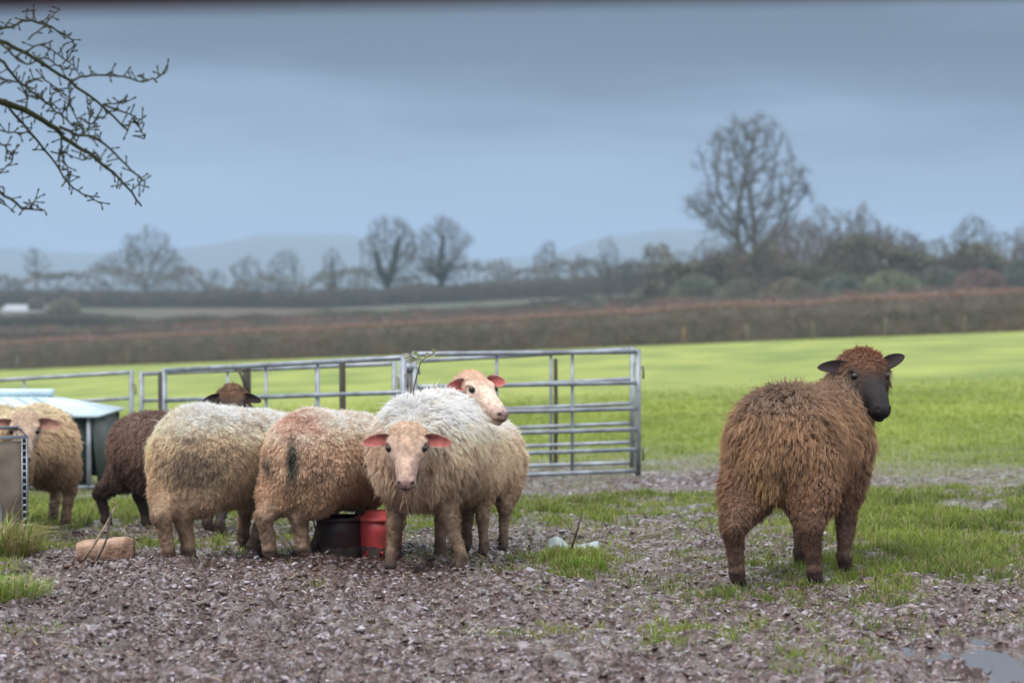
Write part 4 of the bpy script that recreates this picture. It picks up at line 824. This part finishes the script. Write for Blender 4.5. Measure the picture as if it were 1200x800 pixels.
o = hedge("low bare scrub filling the foot of the distant tree line", [(-115, 400), (-45, 392), (15, 372), (48, 330)], 4.4, 6.0, 15000, ((.16,.145,.12), (.13,.145,.10), (.18,.145,.12)), .62, seed=21, ragged=.8, core_h=.42, name="scrub"); tag(o, kind="stuff"); del o["category"]
o = hedge("tangled olive scrub under the thicket on the right", [(14, 242), (30, 236), (48, 228), (75, 224)], 5.2, 7.0, 26000, ((.17,.15,.11), (.14,.155,.095), (.20,.155,.12)), .50, seed=24, ragged=.55, core_h=.45, name="scrub"); tag(o, kind="stuff"); del o["category"]
# stakes along the hedge's foot
for px, top, w, c in ((875, 386, .05, 0), (801, 393, .06, 1), (952, 381, .04, 0), (1038, 375, .05, 0), (1130, 372, .045, 0), (20, 428, .05, 0), (150, 423, .04, 0)):
    d = float(hedge_d(px))-1.6; q = P(px, top, d); g = float(gz(q[0], d)); m = MB(); m.tube([(0, 0, -.2), (0.01, 0, .6), (0, 0, max(.7, q[2]-g))], [w, w, w*.8], 7)
    o = m.build("hedge_stake", material("stake_wood", (.26,.15,.09) if c else (.19,.165,.135), .85), smooth=False); o.location = (q[0], d, g)
    tag(o, {875: "grey stake at the foot of the clipped hedge, left of the brown sheep's ears", 801: "orange-brown stake at the hedge foot, right of the hurdles", 952: "grey stake at the hedge foot above the brown sheep's back", 1038: "grey stake at the hedge foot above the brown sheep's right ear", 1130: "rightmost grey stake along the clipped hedge", 20: "leftmost grey stake along the clipped hedge", 150: "grey stake at the hedge foot above the end of the far-left hurdle"}[px], "stake", "stakes along the clipped hedge")

# ------------------------------------------------------------------ bare winter trees
def tree_geo(H_, spread, seed, trunk_r, levels=5, stems=1, twigs=5, crown_base=.2, tw=1.0, npts=900, squash=1.0, gap=.5, **_):
    """limbs grow towards points spread through the crown's volume, then twigs as thin blades"""
    r_ = np.random.default_rng(seed); n = npts*4; q = r_.uniform(-1, 1, (n, 3)); q = q[(q**2).sum(1) < 1]; q = q*(1/np.maximum(np.linalg.norm(q, axis=1), .01)**.25)[:, None]
    q = q[(q**2).sum(1) < 1.1]; q = q[vn(q+5, .42, seed) > gap*(.75+.0*q[:, 0])]; q = q[:npts]
    cz = (1+crown_base)/2; hz = (1-crown_base)/2; lob = .86+.75*(vn(nrm(q)*1.0+9, .55, seed+2)-.5)
    wid = spread*(1 - .35*np.clip(-q[:, 2]-.35, 0, 1)*squash - .28*np.clip(q[:, 2]+.1, 0, 1))*1.12
    A = np.stack([q[:, 0]*wid*lob, q[:, 1]*wid*lob, cz+q[:, 2]*hz*(.80+.2*lob)], 1)
    D = .026; pos = []; par = []
    for k in range(stems):
        a = k*6.28/stems+seed; p = np.array([.03*math.cos(a), .03*math.sin(a), -.02])*(stems > 1); d = nrm(np.array([.32*math.cos(a), .32*math.sin(a), 1.0]) if stems > 1 else np.array([r_.normal()*.05, 0, 1.])); pos.append(p); par.append(-1)
        top = crown_base+.05 if stems == 1 else crown_base*.6+.04
        while pos[-1][2] < top: pos.append(pos[-1]+d*D+r_.normal(size=3)*.002); par.append(len(pos)-2)
    pos = np.array(pos); par = list(par); alive = A.copy()
    near = np.full(len(alive), 9.); who = np.zeros(len(alive), int)
    def upd(i0):
        nonlocal near, who
        d = np.linalg.norm(alive[:, None]-pos[None, i0:], axis=2); j = d.argmin(1); m = d[np.arange(len(alive)), j]; b = m < near; near[b] = m[b]; who[b] = j[b]+i0
    upd(0)
    for it in range(70):
        if len(alive) < 8: break
        m = near < .5; sums = np.zeros((len(pos), 3)); np.add.at(sums, who[m], nrm(alive[m]-pos[who[m]])); g = np.where(np.abs(sums).sum(1) > 1e-6)[0]
        if not len(g): break
        nd = nrm(sums[g]); nd = nrm(nd+r_.normal(size=nd.shape)*.16+np.array([0, 0, .05])); i0 = len(pos); pos = np.concatenate([pos, pos[g]+nd*D]); par += list(g); upd(i0)
        k = near > D*1.35; alive, near, who = alive[k], near[k], who[k]
        if len(pos) > 5200: break
    par = np.array(par); n = len(pos); load = np.zeros(n); kids = np.bincount(par[par >= 0], minlength=n)
    for i in range(n-1, -1, -1):
        if kids[i] == 0: load[i] = 1
        if par[i] >= 0: load[par[i]] += load[i]
    rad = .0011 + (trunk_r/H_)*(load/load.max())**.52*.95
    ok = par >= 0; A_ = pos[par[ok]]*H_; B_ = pos[ok]*H_; r0 = np.minimum(rad[par[ok]], rad[ok]*1.25)*H_; r1 = rad[ok]*H_
    trunkish = (load[ok] > load.max()*(.55 if stems == 1 else .8/stems)); rt = np.arange(n)
    for i in range(n): rt[i] = i if par[i] < 0 else rt[par[i]]
    S = np.concatenate([A_, B_, r0[:, None], r1[:, None], np.where(trunkish, 0, 2)[:, None], rt[ok][:, None]], 1)
    d = nrm(B_-A_); u = nrm(np.cross(d, np.array([.31, .72, .11]))); v = np.cross(d, u); m_ = 5; an = np.arange(m_)*2*math.pi/m_
    ring = np.cos(an)[None, :, None]*u[:, None]+np.sin(an)[None, :, None]*v[:, None]; V = np.concatenate([A_[:, None]+ring*S[:, 6][:, None, None], B_[:, None]+ring*S[:, 7][:, None, None]], 1).reshape(-1, 3)
    b = np.arange(len(S))[:, None]*10; Q = np.concatenate([b+np.array([[j, (j+1) % m_, 5+(j+1) % m_, 5+j]]) for j in range(m_)])
    small = (load[ok] <= 4); base = np.repeat(B_[small], twigs, 0); dd = np.repeat(d[small], twigs, 0); m = len(base)
    dr = nrm(dd*.9+r_.normal(size=(m, 3))*.55+np.array([0, 0, .15])); L_ = H_*.062*r_.uniform(.4, 1.2, m); wv = nrm(np.cross(dr, r_.normal(size=(m, 3)))); wd = np.full(m, .0016*H_*tw)*r_.uniform(.7, 1.3, m)
    c = np.tile(np.array([.085, .07, .055]), (m, 1))*r_.uniform(.7, 1.3, (m, 1))
    V2, F2_, C2 = ribbons(base, base+dr*(L_*.5)[:, None]+r_.normal(size=(m, 3))*.01*H_*.1, base+dr*L_[:, None], wv, wd, wd*.8, c, c)
    return (V, Q, S), (V2, F2_, C2)
BC = np.array([.10, .092, .066])
def bare_tree(loc, label, cat="tree", group=None, name="bare_tree", ivy=0, rz=0., tint=None, **k):
    (V, Q, S), (V2, F2_, C2) = tree_geo(**k); H_ = k['H_']; o = thing(name, (loc[0], loc[1], float(gz(loc[0], loc[1]))), label, cat, group); o.rotation_euler = (0, 0, rz)
    lv = np.repeat(S[:, 8], 10); t = tint or BC; m0 = lv == 0; Cb = np.tile(t, (len(V), 1))*U(.8, 1.2, (len(V), 1))
    fm = Q.reshape(5, -1, 4).transpose(1, 0, 2); tr = S[:, 8] == 0
    def sub(mask): idx = np.where(mask)[0]; Vs = V.reshape(-1, 10, 3)[idx].reshape(-1, 3); b = np.arange(len(idx))[:, None]*10; return Vs, np.concatenate([b+np.array([[j, (j+1) % 5, 5+(j+1) % 5, 5+j]]) for j in range(5)])
    for rid in np.unique(S[:, 9]):
        w_ = tr & (S[:, 9] == rid)
        if w_.any(): a, q = sub(w_); mk("trunk", a, q, M_BARK, o, col=np.tile(t, (len(a), 1)), smooth=True)
    a, q = sub(~tr); n0 = len(a); tc = C2*(np.array(t)/BC); mk("crown", np.concatenate([a, V2]), [np.concatenate([q, F2_[0]+n0]), F2_[1]+n0], M_BARK, o, col=np.concatenate([np.tile(t, (n0, 1)), tc]))
    if ivy:
        n = ivy; tr0 = S[(S[:, 7] > S[:, 7].max()*.30) & (S[:, 5] < H_*.8)]; i = rng.integers(0, len(tr0), n); u = rng.random((n, 1)); p = tr0[i, :3]*(1-u)+tr0[i, 3:6]*u; dr = nrm(rng.normal(size=(n, 3))); p = p+dr*(U(.2, 1, n)*H_*.042*(1.2-p[:, 2]/H_))[:, None]; wv = nrm(np.cross(dr, rng.normal(size=(n, 3)))); s_ = np.full(n, H_*.014)
        c = np.array([.035,.055,.022])*U(.6, 1.5, (n, 1)); Vi, Fi, Ci = ribbons(p, p+dr*(s_*.5)[:, None], p+dr*s_[:, None], wv, s_, s_*.8, c, c); mk("ivy", Vi, Fi, M_LEAF, o, col=Ci)
    return o
def at_px(px, d): return ((px-600)/FPX*d, d)
def ht(px, top, d): x, y = at_px(px, d); return P(px, top, d)[2]-float(gz(x, y))
G1 = "bare trees of the distant tree line"
bare_tree(at_px(172, 430), "broad round-crowned bare tree at the left of the tree line", group=G1, H_=ht(172, 262, 430), spread=.58, seed=5, trunk_r=.42, npts=1500, twigs=6, crown_base=.14, tw=1.0)
bare_tree(at_px(42, 470), "slim bare tree with a small crown near the left edge", group=G1, H_=ht(42, 287, 470), spread=.26, seed=6, trunk_r=.2, npts=500, twigs=4, crown_base=.42)
bare_tree(at_px(455, 375), "tall bare tree with an ivy-clad trunk, left of the central pair", group=G1, ivy=5200, H_=ht(455, 247, 375), spread=.36, seed=8, trunk_r=.36, npts=1300, twigs=6, crown_base=.2)
bare_tree(at_px(517, 380), "tall bare tree with an ivy-clad trunk, right of the central pair", group=G1, ivy=3600, H_=ht(517, 249, 380), spread=.40, seed=14, trunk_r=.32, npts=1300, twigs=6, crown_base=.2)
bare_tree(at_px(388, 420), "narrow ivy-covered tree left of the central pair", group=G1, ivy=2600, H_=ht(388, 286, 420), spread=.24, seed=18, trunk_r=.3, npts=500, twigs=4, crown_base=.1)
bare_tree(at_px(877, 275), "great bare oak-like tree rising above the thicket behind the brown sheep", group=G1, H_=ht(877, 132, 275), spread=.36, seed=23, trunk_r=.46, npts=1700, twigs=6, stems=2, crown_base=.2, gap=.5, tw=1.0)
bare_tree(at_px(1140, 262), "round-crowned bare tree at the far right of the thicket", group=G1, H_=ht(1140, 248, 262), spread=.42, seed=29, trunk_r=.22, npts=1000, twigs=4, stems=3, crown_base=.1)
far = [(292, 296, 500, .42, "hazy round bare tree right of the broad round-crowned one"), (335, 290, 505, .46, "hazy bare tree with a flat wide crown"), (252, 312, 510, .4, "low hazy bare tree in the dip of the tree line"), (590, 305, 470, .4, "small hazy tree right of the central pair"), (642, 280, 400, .3, "slender bare tree with spiky top right of centre"), (715, 273, 330, .26, "upright two-stemmed bare tree right of centre"), (680, 296, 390, .4, "hazy bare tree between the spiky and the two-stemmed ones"), (742, 300, 350, .35, "small bare tree just right of the two-stemmed one"), (615, 322, 440, .5, "low wide bush-like tree in the middle distance"), (120, 325, 500, .5, "low bare tree left of the broad round-crowned one"), (15, 325, 480, .5, "low bare tree in the far left corner of the tree line"), (218, 322, 480, .5, "low bare tree right beside the broad round-crowned one"), (420, 318, 480, .5, "low bare tree left below the central pair"), (485, 318, 470, .5, "low bare tree between the central pair")]
for i, (px, top, d, sp, lab) in enumerate(far):
    bare_tree(at_px(px, d), lab, group=G1, H_=ht(px, top, d), spread=sp, seed=100+i, trunk_r=.18, npts=600, twigs=7, crown_base=.05, stems=1 if sp < .35 else 2, tw=1.2, tint=(.085,.085,.06))
# thicket: multi-stemmed shrubs, three grown, the rest copies
protos = []
def copy_tree(o, loc, rz, s_, label):
    c = o.copy(); COL.objects.link(c); c.location = loc; c.rotation_euler = (0, 0, rz); c.scale = (s_[0], s_[0], s_[1]); c["label"] = label
    for ch in o.children: q = ch.copy(); COL.objects.link(q); q.parent = c
    return c
G2 = "bare shrubs of the thicket"
sp_ = [(800, 292, 250, 1), (828, 276, 262, 0), (850, 285, 240, 2), (885, 268, 250, 1), (915, 262, 240, 0), (935, 255, 262, 2), (960, 238, 250, 0), (985, 244, 262, 1), (1012, 236, 245, 0), (1040, 262, 236, 2), (1066, 272, 250, 0), (1092, 280, 232, 1), (1120, 292, 225, 2), (1150, 288, 232, 0), (1175, 270, 250, 1), (1200, 262, 236, 0), (1235, 270, 240, 2), (775, 312, 270, 2), (745, 322, 300, 1), (865, 300, 228, 0), (905, 305, 225, 2), (1000, 300, 222, 1), (1050, 308, 224, 2), (950, 300, 226, 1), (1185, 300, 222, 0), (700, 325, 320, 0), (660, 330, 340, 2), (560, 335, 350, 1), (70, 338, 390, 0), (250, 338, 400, 2), (370, 338, 395, 1)]
near_words = ["at the thicket's left end", "left of the great tree", "under the great tree's left side", "under the great tree", "right of the great tree's trunk", "a little right of the great tree", "tall and thin-topped above the brown sheep's back", "dense, behind the thin-topped shrubs", "tallest thin-topped one above the brown sheep's head", "in front of the pale roof", "right of the pale roof", "between the pale roof and the round-crowned tree", "dark and low left of the round-crowned tree", "at the foot of the round-crowned tree", "right of the round-crowned tree", "tall at the right edge of the photo", "beyond the right edge", "low, trailing off at the thicket's left", "low and thin left of the thicket", "low front one below the great tree", "low front one right of the great tree", "low front one below the thin-topped shrubs", "low front one below the pale roof", "low front one left of the brown sheep's head", "low front one near the right edge", "low one right of centre", "low one just right of centre", "low one by the central pair of trees", "low one near the left edge", "low one right of the broad round-crowned tree", "low one left of the ivy-covered narrow tree"]
for i, (px, top, d, t) in enumerate(sp_):
    x, y = at_px(px, d); h = ht(px, top, d); lab = "bare multi-stemmed shrub " + near_words[i]
    if not any(p[0] == t for p in protos):
        o = bare_tree((x, y), lab, "shrub", G2, "bare_shrub", H_=h, spread=(.34, .5, .6)[t], seed=200+t, trunk_r=.07, npts=1100, twigs=5, stems=6, tw=1.7, crown_base=.05, squash=.3, tint=((.15,.125,.09), (.115,.12,.075), (.12,.10,.08))[t]); protos.append((t, o, h))
    else:
        p = [p for p in protos if p[0] == t][0]; k = h/p[2]; copy_tree(p[1], (x, y, float(gz(x, y))), rnd.uniform(0, 6.28), (k*rnd.uniform(.9, 1.3), k), lab)
# low evergreen bushes under the thicket and by the tree line
def bush(px, top, d, w, label, col):
    x, y = at_px(px, d); h = ht(px, top, d); n = 5200; a = U(0, 6.28, n); v = rng.random(n); r = (1-v**2.2)**.5*(.62+.5*vn(np.stack([np.cos(a)*2, np.sin(a)*2, v*3+px], 1), .6, 5))*U(.55, 1, n)
    root = np.stack([r*w*np.cos(a), r*w*np.sin(a), v*h], 1); d3 = nrm(rng.normal(size=(n, 3))+root/np.array([w, w, h])); s_ = U(.12, .34, n); wv = nrm(np.cross(d3, rng.normal(size=(n, 3)))); c = np.array(col)*U(.55, 1.5, (n, 1))*(.7+.7*vn(root, .8, 9))[:, None]
    c = c*2.1*np.array([1.15, .92, 1.0])+.05; V, F, C = ribbons(root, root+d3*(s_*.5)[:, None], root+d3*s_[:, None], wv, s_*.40, s_*.35, c, c); o = thing("bush", (x, y, float(gz(x, y))-.1), label, "bush", "low bushes under the thicket"); mk("foliage", V, F, M_LEAF, o, col=C)
    m = MB(); 
    for k in range(6): b = k*1.05; m.tube([(0, 0, 0), (.3*w*math.cos(b), .3*w*math.sin(b), h*.4), (.6*w*math.cos(b+.2), .6*w*math.sin(b+.2), h*.8)], [.07, .05, .02], 5, col=(.08,.07,.05))
    m.build("stem", M_BARK, o, col=True)
for (px, top, d, w, lab, c) in ((815, 322, 225, 3.4, "dark green bush at the thicket's left foot", (.04,.06,.03)), (870, 328, 218, 3.2, "dark bush below the great tree", (.045,.055,.03)), (925, 326, 215, 3.2, "olive bush right of the great tree's foot", (.06,.065,.035)), (985, 322, 212, 3.4, "dark green bush above the brown sheep's head", (.035,.055,.035)), (1045, 318, 208, 3.6, "green bush under the pale roof", (.05,.075,.03)), (1100, 312, 212, 3.8, "dark bush left of the round-crowned tree", (.035,.05,.03)), (1150, 315, 206, 3.4, "reddish-dark bush under the round-crowned tree", (.06,.045,.035)), (1200, 305, 208, 3.8, "dark green bush cut by the right edge", (.03,.05,.035)), (760, 336, 250, 3.0, "small olive bush left of the thicket", (.06,.07,.04)), (1255, 305, 210, 4, "dark bush beyond the right edge", (.03,.05,.035)), (75, 350, 330, 3, "olive bush by the far white-roofed shed", (.06,.075,.04)), (690, 346, 240, 2.4, "low dark bush right of centre beyond the second hedge", (.045,.06,.04))):
    bush(px, top, d, w, lab, c)

# ------------------------------------------------------------------ far sheds with pale roofs
M_WALLG = material("shed_wall", (.22,.24,.25), .8); M_WROOF = material("pale_roof", (.36,.39,.42), .6, noise=(.3, (.26,.29,.32)))
def shed(px, base_top, d, L_, W_, Hw, Hr, label):
    x, y = at_px(px, d); g = float(gz(x, y)); z = P(px, base_top, d)[2]; Hw = z-g-Hr; o = thing("shed", (x, y, g), label, "shed"); m = MB(); m.box((0, 0, Hw/2-.3), (L_, W_, Hw+.6), .05); m.build("wall", M_WALLG, o)
    m = MB(); e = .4; V = [(-L_/2-e, -W_/2-e, Hw), (L_/2+e, -W_/2-e, Hw), (L_/2+e, 0, Hw+Hr), (-L_/2-e, 0, Hw+Hr), (L_/2+e, W_/2+e, Hw), (-L_/2-e, W_/2+e, Hw)]; V += [(a, b, c-.15) for a, b, c in V]
    m.add(V, [[0,1,2,3],[3,2,4,5],[6,9,8,7],[9,11,10,8],[0,6,7,1],[4,10,11,5],[1,7,8,2],[2,8,10,4],[0,3,9,6],[3,5,11,9]]); m.build("roof", M_WROOF, o)
    m = MB(); m.box((L_*.2, -W_/2-.03, 1.1), (2.4, .06, 2.2), .02); m.build("door", M_POST, o)
shed(36, 357, 350, 6.5, 5, 1.6, .9, "low far shed with a whitish roof near the left edge")
shed(1035, 299, 300, 8, 8, 3, 1.2, "shed with a pale grey-white roof glimpsed through the thicket")

# ------------------------------------------------------------------ distant hills
def hills():
    n = 260; u = np.linspace(-1.2, 1.2, n); rows = []; D = [2300, 2700, 3100, 3600, 4300]; px = 600+u*FPX
    prof = np.interp(px, [-2800, -600, 0, 120, 240, 300, 400, 470, 560, 640, 700, 790, 900, 1200, 1800, 4000], [60, 45, 50, 42, 52, 66, 66, 52, 36, 40, 60, 72, 70, 55, 70, 55])*1.06
    prof = prof + (fbm(np.stack([px, px*0], 1), 60, 4, 3)-.5)*8
    for k, d in enumerate(D):
        t = [0, .45, .85, 1, .9][k]; jag = (fbm(np.stack([px*1.0, px*0+k*50], 1), 90, k, 3)-.5)*14*(k > 0); rows.append(np.stack([u*d, np.full(n, d), 2+prof*t*d/3100*1.02+jag*t*(t < 1)], 1))
    V = np.concatenate(rows); i = (np.arange(4)[:, None]*n+np.arange(n-1)[None]).ravel(); m = material("hillside", (.06,.075,.05), .9, noise=(.004, (.09,.085,.06)))
    tag(mk("hills", V, np.stack([i, i+1, i+1+n, i+n], 1), m, smooth=True), kind="structure")
hills()

# ------------------------------------------------------------------ branches of the tree standing off to the left
def overhang():
    o = thing("overhanging_tree", (-3.3, 7.9, float(gz(-3.3, 7.9))), "bare tree outside the left edge whose budded branches hang into the top left corner", "tree"); org = np.array(o.location)
    BK = np.array([.042, .045, .022]); m = MB(); R = random.Random(5)
    trunk = [(0, 0, -.2), (.03, .02, .6), (-.02, .05, 1.3), (.05, 0, 2.0), (.0, .0, 2.9), (-.1, .05, 3.8)]; m.tube(trunk, [.17, .14, .125, .11, .09, .05], 12, col=BK); m.build("trunk", M_BARK, o, smooth=True, col=True)
    m = MB()
    lines = [([(0,46),(33,65),(81,94),(120,124),(150,153)], 4.2, 2.0), ([(81,94),(107,88),(137,89),(169,96),(183,93),(195,83)], 2.6, 1.2), ([(120,124),(140,130),(166,140)], 2.2, 1.4), ([(120,122),(140,121),(147,120)], 1.8, 1.3), ([(158,140),(160,146),(171,163)], 1.8, 1.2), ([(150,153),(152,143)], 1.6, 1.2),
             ([(0,120),(26,127),(59,146),(81,166),(111,185),(140,208),(167,241)], 7.0, 1.8), ([(70,148),(90,158),(111,160),(133,179),(163,208),(170,212)], 3.4, 1.4), ([(10,125),(33,153),(59,182),(80,216),(104,231),(119,239)], 2.8, 1.2), ([(163,208),(164,220)], 1.5, 1.1), ([(60,180),(75,178),(84,160)], 1.8, 1.2), ([(72,160),(73,182),(80,200),(82,214)], 2.2, 1.4),
             ([(0,34),(15,32),(29,23),(55,29),(78,42),(89,52),(78,72)], 2.8, 1.3), ([(33,46),(52,30),(70,12)], 1.8, 1.1), ([(38,24),(41,12)], 1.6, 1.2), ([(0,224),(26,244),(36,246),(52,246)], 3.0, 1.2), ([(33,244),(41,233)], 1.8, 1.2), ([(0,232),(8,240)], 2, 1.3),
             ([(0,68),(20,94),(42,111),(65,130),(91,153)], 3.2, 1.6), ([(80,98),(83,118),(90,140),(98,156)], 1.9, 1.2), ([(120,126),(112,140),(104,150)], 1.7, 1.1), ([(0,166),(10,176),(16,186),(0,202)], 2.0, 1.2), ([(0,50),(30,78),(52,66),(70,80),(90,82)], 2.2, 1.2), ([(20,66),(45,52),(64,60),(86,78)], 2.0, 1.2), ([(0,92),(22,96),(34,112),(30,124)], 2.0, 1.2), ([(30,96),(50,90),(62,104),(72,108)], 1.8, 1.1), ([(42,111),(56,122),(70,128),(74,140)], 1.8, 1.1), ([(0,155),(24,157),(38,150)], 1.8, 1.1), ([(98,156),(105,150),(105,132)], 1.6, 1.1), ([(117,200),(118,186)], 1.6, 1.1), ([(140,222),(144,212)], 1.5, 1.1), ([(111,185),(98,188),(95,176)], 1.7, 1.1)]
    S0 = 1.0
    for li, (pl, w0, w1) in enumerate(lines):
        d0 = 7.8+R.uniform(-.35, .35); k = d0/FPX; pts = [P(x, y, d0+.06*i+R.uniform(-.03, .03)) - org for i, (x, y) in enumerate(pl)]
        if pl[0][0] == 0:      # carry the limb on, out of frame, to the trunk
            a = np.array([.0, 0, 1.6+.9*R.random()]); b = pts[0]; pts = [a, a*.62+b*.38+np.array([0, 0, .22]), a*.25+b*.75+np.array([0, 0, .12])] + pts; ws = np.concatenate([[w0*3.0, w0*2.0, w0*1.3], np.linspace(w0, w1, len(pl))])
        else: ws = np.linspace(w0, w1, len(pl))
        q = np.array(pts); t = np.linspace(0, len(q)-1, len(q)*4-3); c = np.stack([np.interp(t, np.arange(len(q)), q[:, i]) for i in range(3)], 1); c[1:-1] = (c[:-2]+c[1:-1]*2+c[2:])/4; c += np.array([[R.gauss(0, .0022) for _ in range(3)] for _ in c]); rr = np.interp(t, np.arange(len(q)), ws)*k*.60
        m.tube(c, rr, 7, col=BK*np.array([1, 1.1, .8]) if w0 > 3 else BK)
        inside = c[:, 0]+org[0] > -2.0
        for i in range(2, len(c)):
            if not inside[i]: continue
            for _ in range(1 if R.random() < .85 else 2):       # spurs with buds
                a = R.uniform(0, 6.28); L_ = R.uniform(.008, .034); d = np.array([math.cos(a), R.uniform(-.5, .5), math.sin(a)+.25]); d /= np.linalg.norm(d); e = c[i]+d*L_; m.tube([c[i], c[i]+d*L_*.6, e], [.0024, .0021, .0018], 5, col=BK); m.tube([e-d*.003, e+d*.003, e+d*.008, e+d*.012], [.0012, .0034, .003, .0006], 6, col=BK*.8)
    m.build("branches", M_BARK, o, smooth=True, col=True)
overhang()

# ------------------------------------------------------------------ dark red eave of the open shed the view looks out of
def eave():
    M_E = material("dark_red_painted_timber", (.22,.022,.016), .55, noise=(6, (.04,.012,.010))); d = 2.1; z0 = P(0, 9, d)[2]; z1 = P(1200, -10, d)[2]; ang = math.atan2(z1-z0, 1200/FPX*d)
    o = thing("open_shed", (0, d, 0), "dark red timber eave of an open shed, out of focus along the top edge", "shed"); zc = (z0+z1)/2; sl_ = math.tan(ang)
    m = MB(); V = [(x, y, zc+x*sl_+z) for x in (-4, 4) for y in (-.03, .03) for z in (0, .2)]; m.add(V, [[0,1,3,2],[4,6,7,5],[0,4,5,1],[2,3,7,6],[0,2,6,4],[1,5,7,3]]); m.build("eave_board", M_E, o)
    m = MB(); V = [(x, y, zc+x*sl_+.204+(.05-y)*.32+z) for x in (-4.1, 4.1) for y in (.1, -4.2) for z in (0, .03)]; m.add(V, [[0,1,3,2],[4,6,7,5],[0,4,5,1],[2,3,7,6],[0,2,6,4],[1,5,7,3]]); m.build("roof", M_GALV_D, o)
    for x in (-3.9, 3.9):
        for y in (-.1, -4.0):
            h = zc+x*sl_+(.2+(.05-y)*.32 if y < -1 else .19); m = MB(); m.box((x, y, h/2-.1), (.12, .12, h+.19), .01); m.build("post", M_E, o)
eave()

# ------------------------------------------------------------------ damp air
def haze():
    x0, x1, y0, y1, z0, z1 = -9500, 9500, -3200, 8200, -12, 150
    me = MB(); me.box(((x0+x1)/2, (y0+y1)/2, (z0+z1)/2), (x1-x0, y1-y0, z1-z0)); m = bpy.data.materials.new("damp_air"); m.use_nodes = True; t = m.node_tree; t.nodes.remove(t.nodes["Principled BSDF"]); v = t.nodes.new("ShaderNodeVolumePrincipled")
    v.inputs["Color"].default_value = (.50,.67,.90,1); v.inputs["Density"].default_value = .00044; v.inputs["Anisotropy"].default_value = .2; t.links.new(v.outputs[0], t.nodes["Material Output"].inputs["Volume"])
    tag(me.build("haze", m), kind="stuff")
haze()
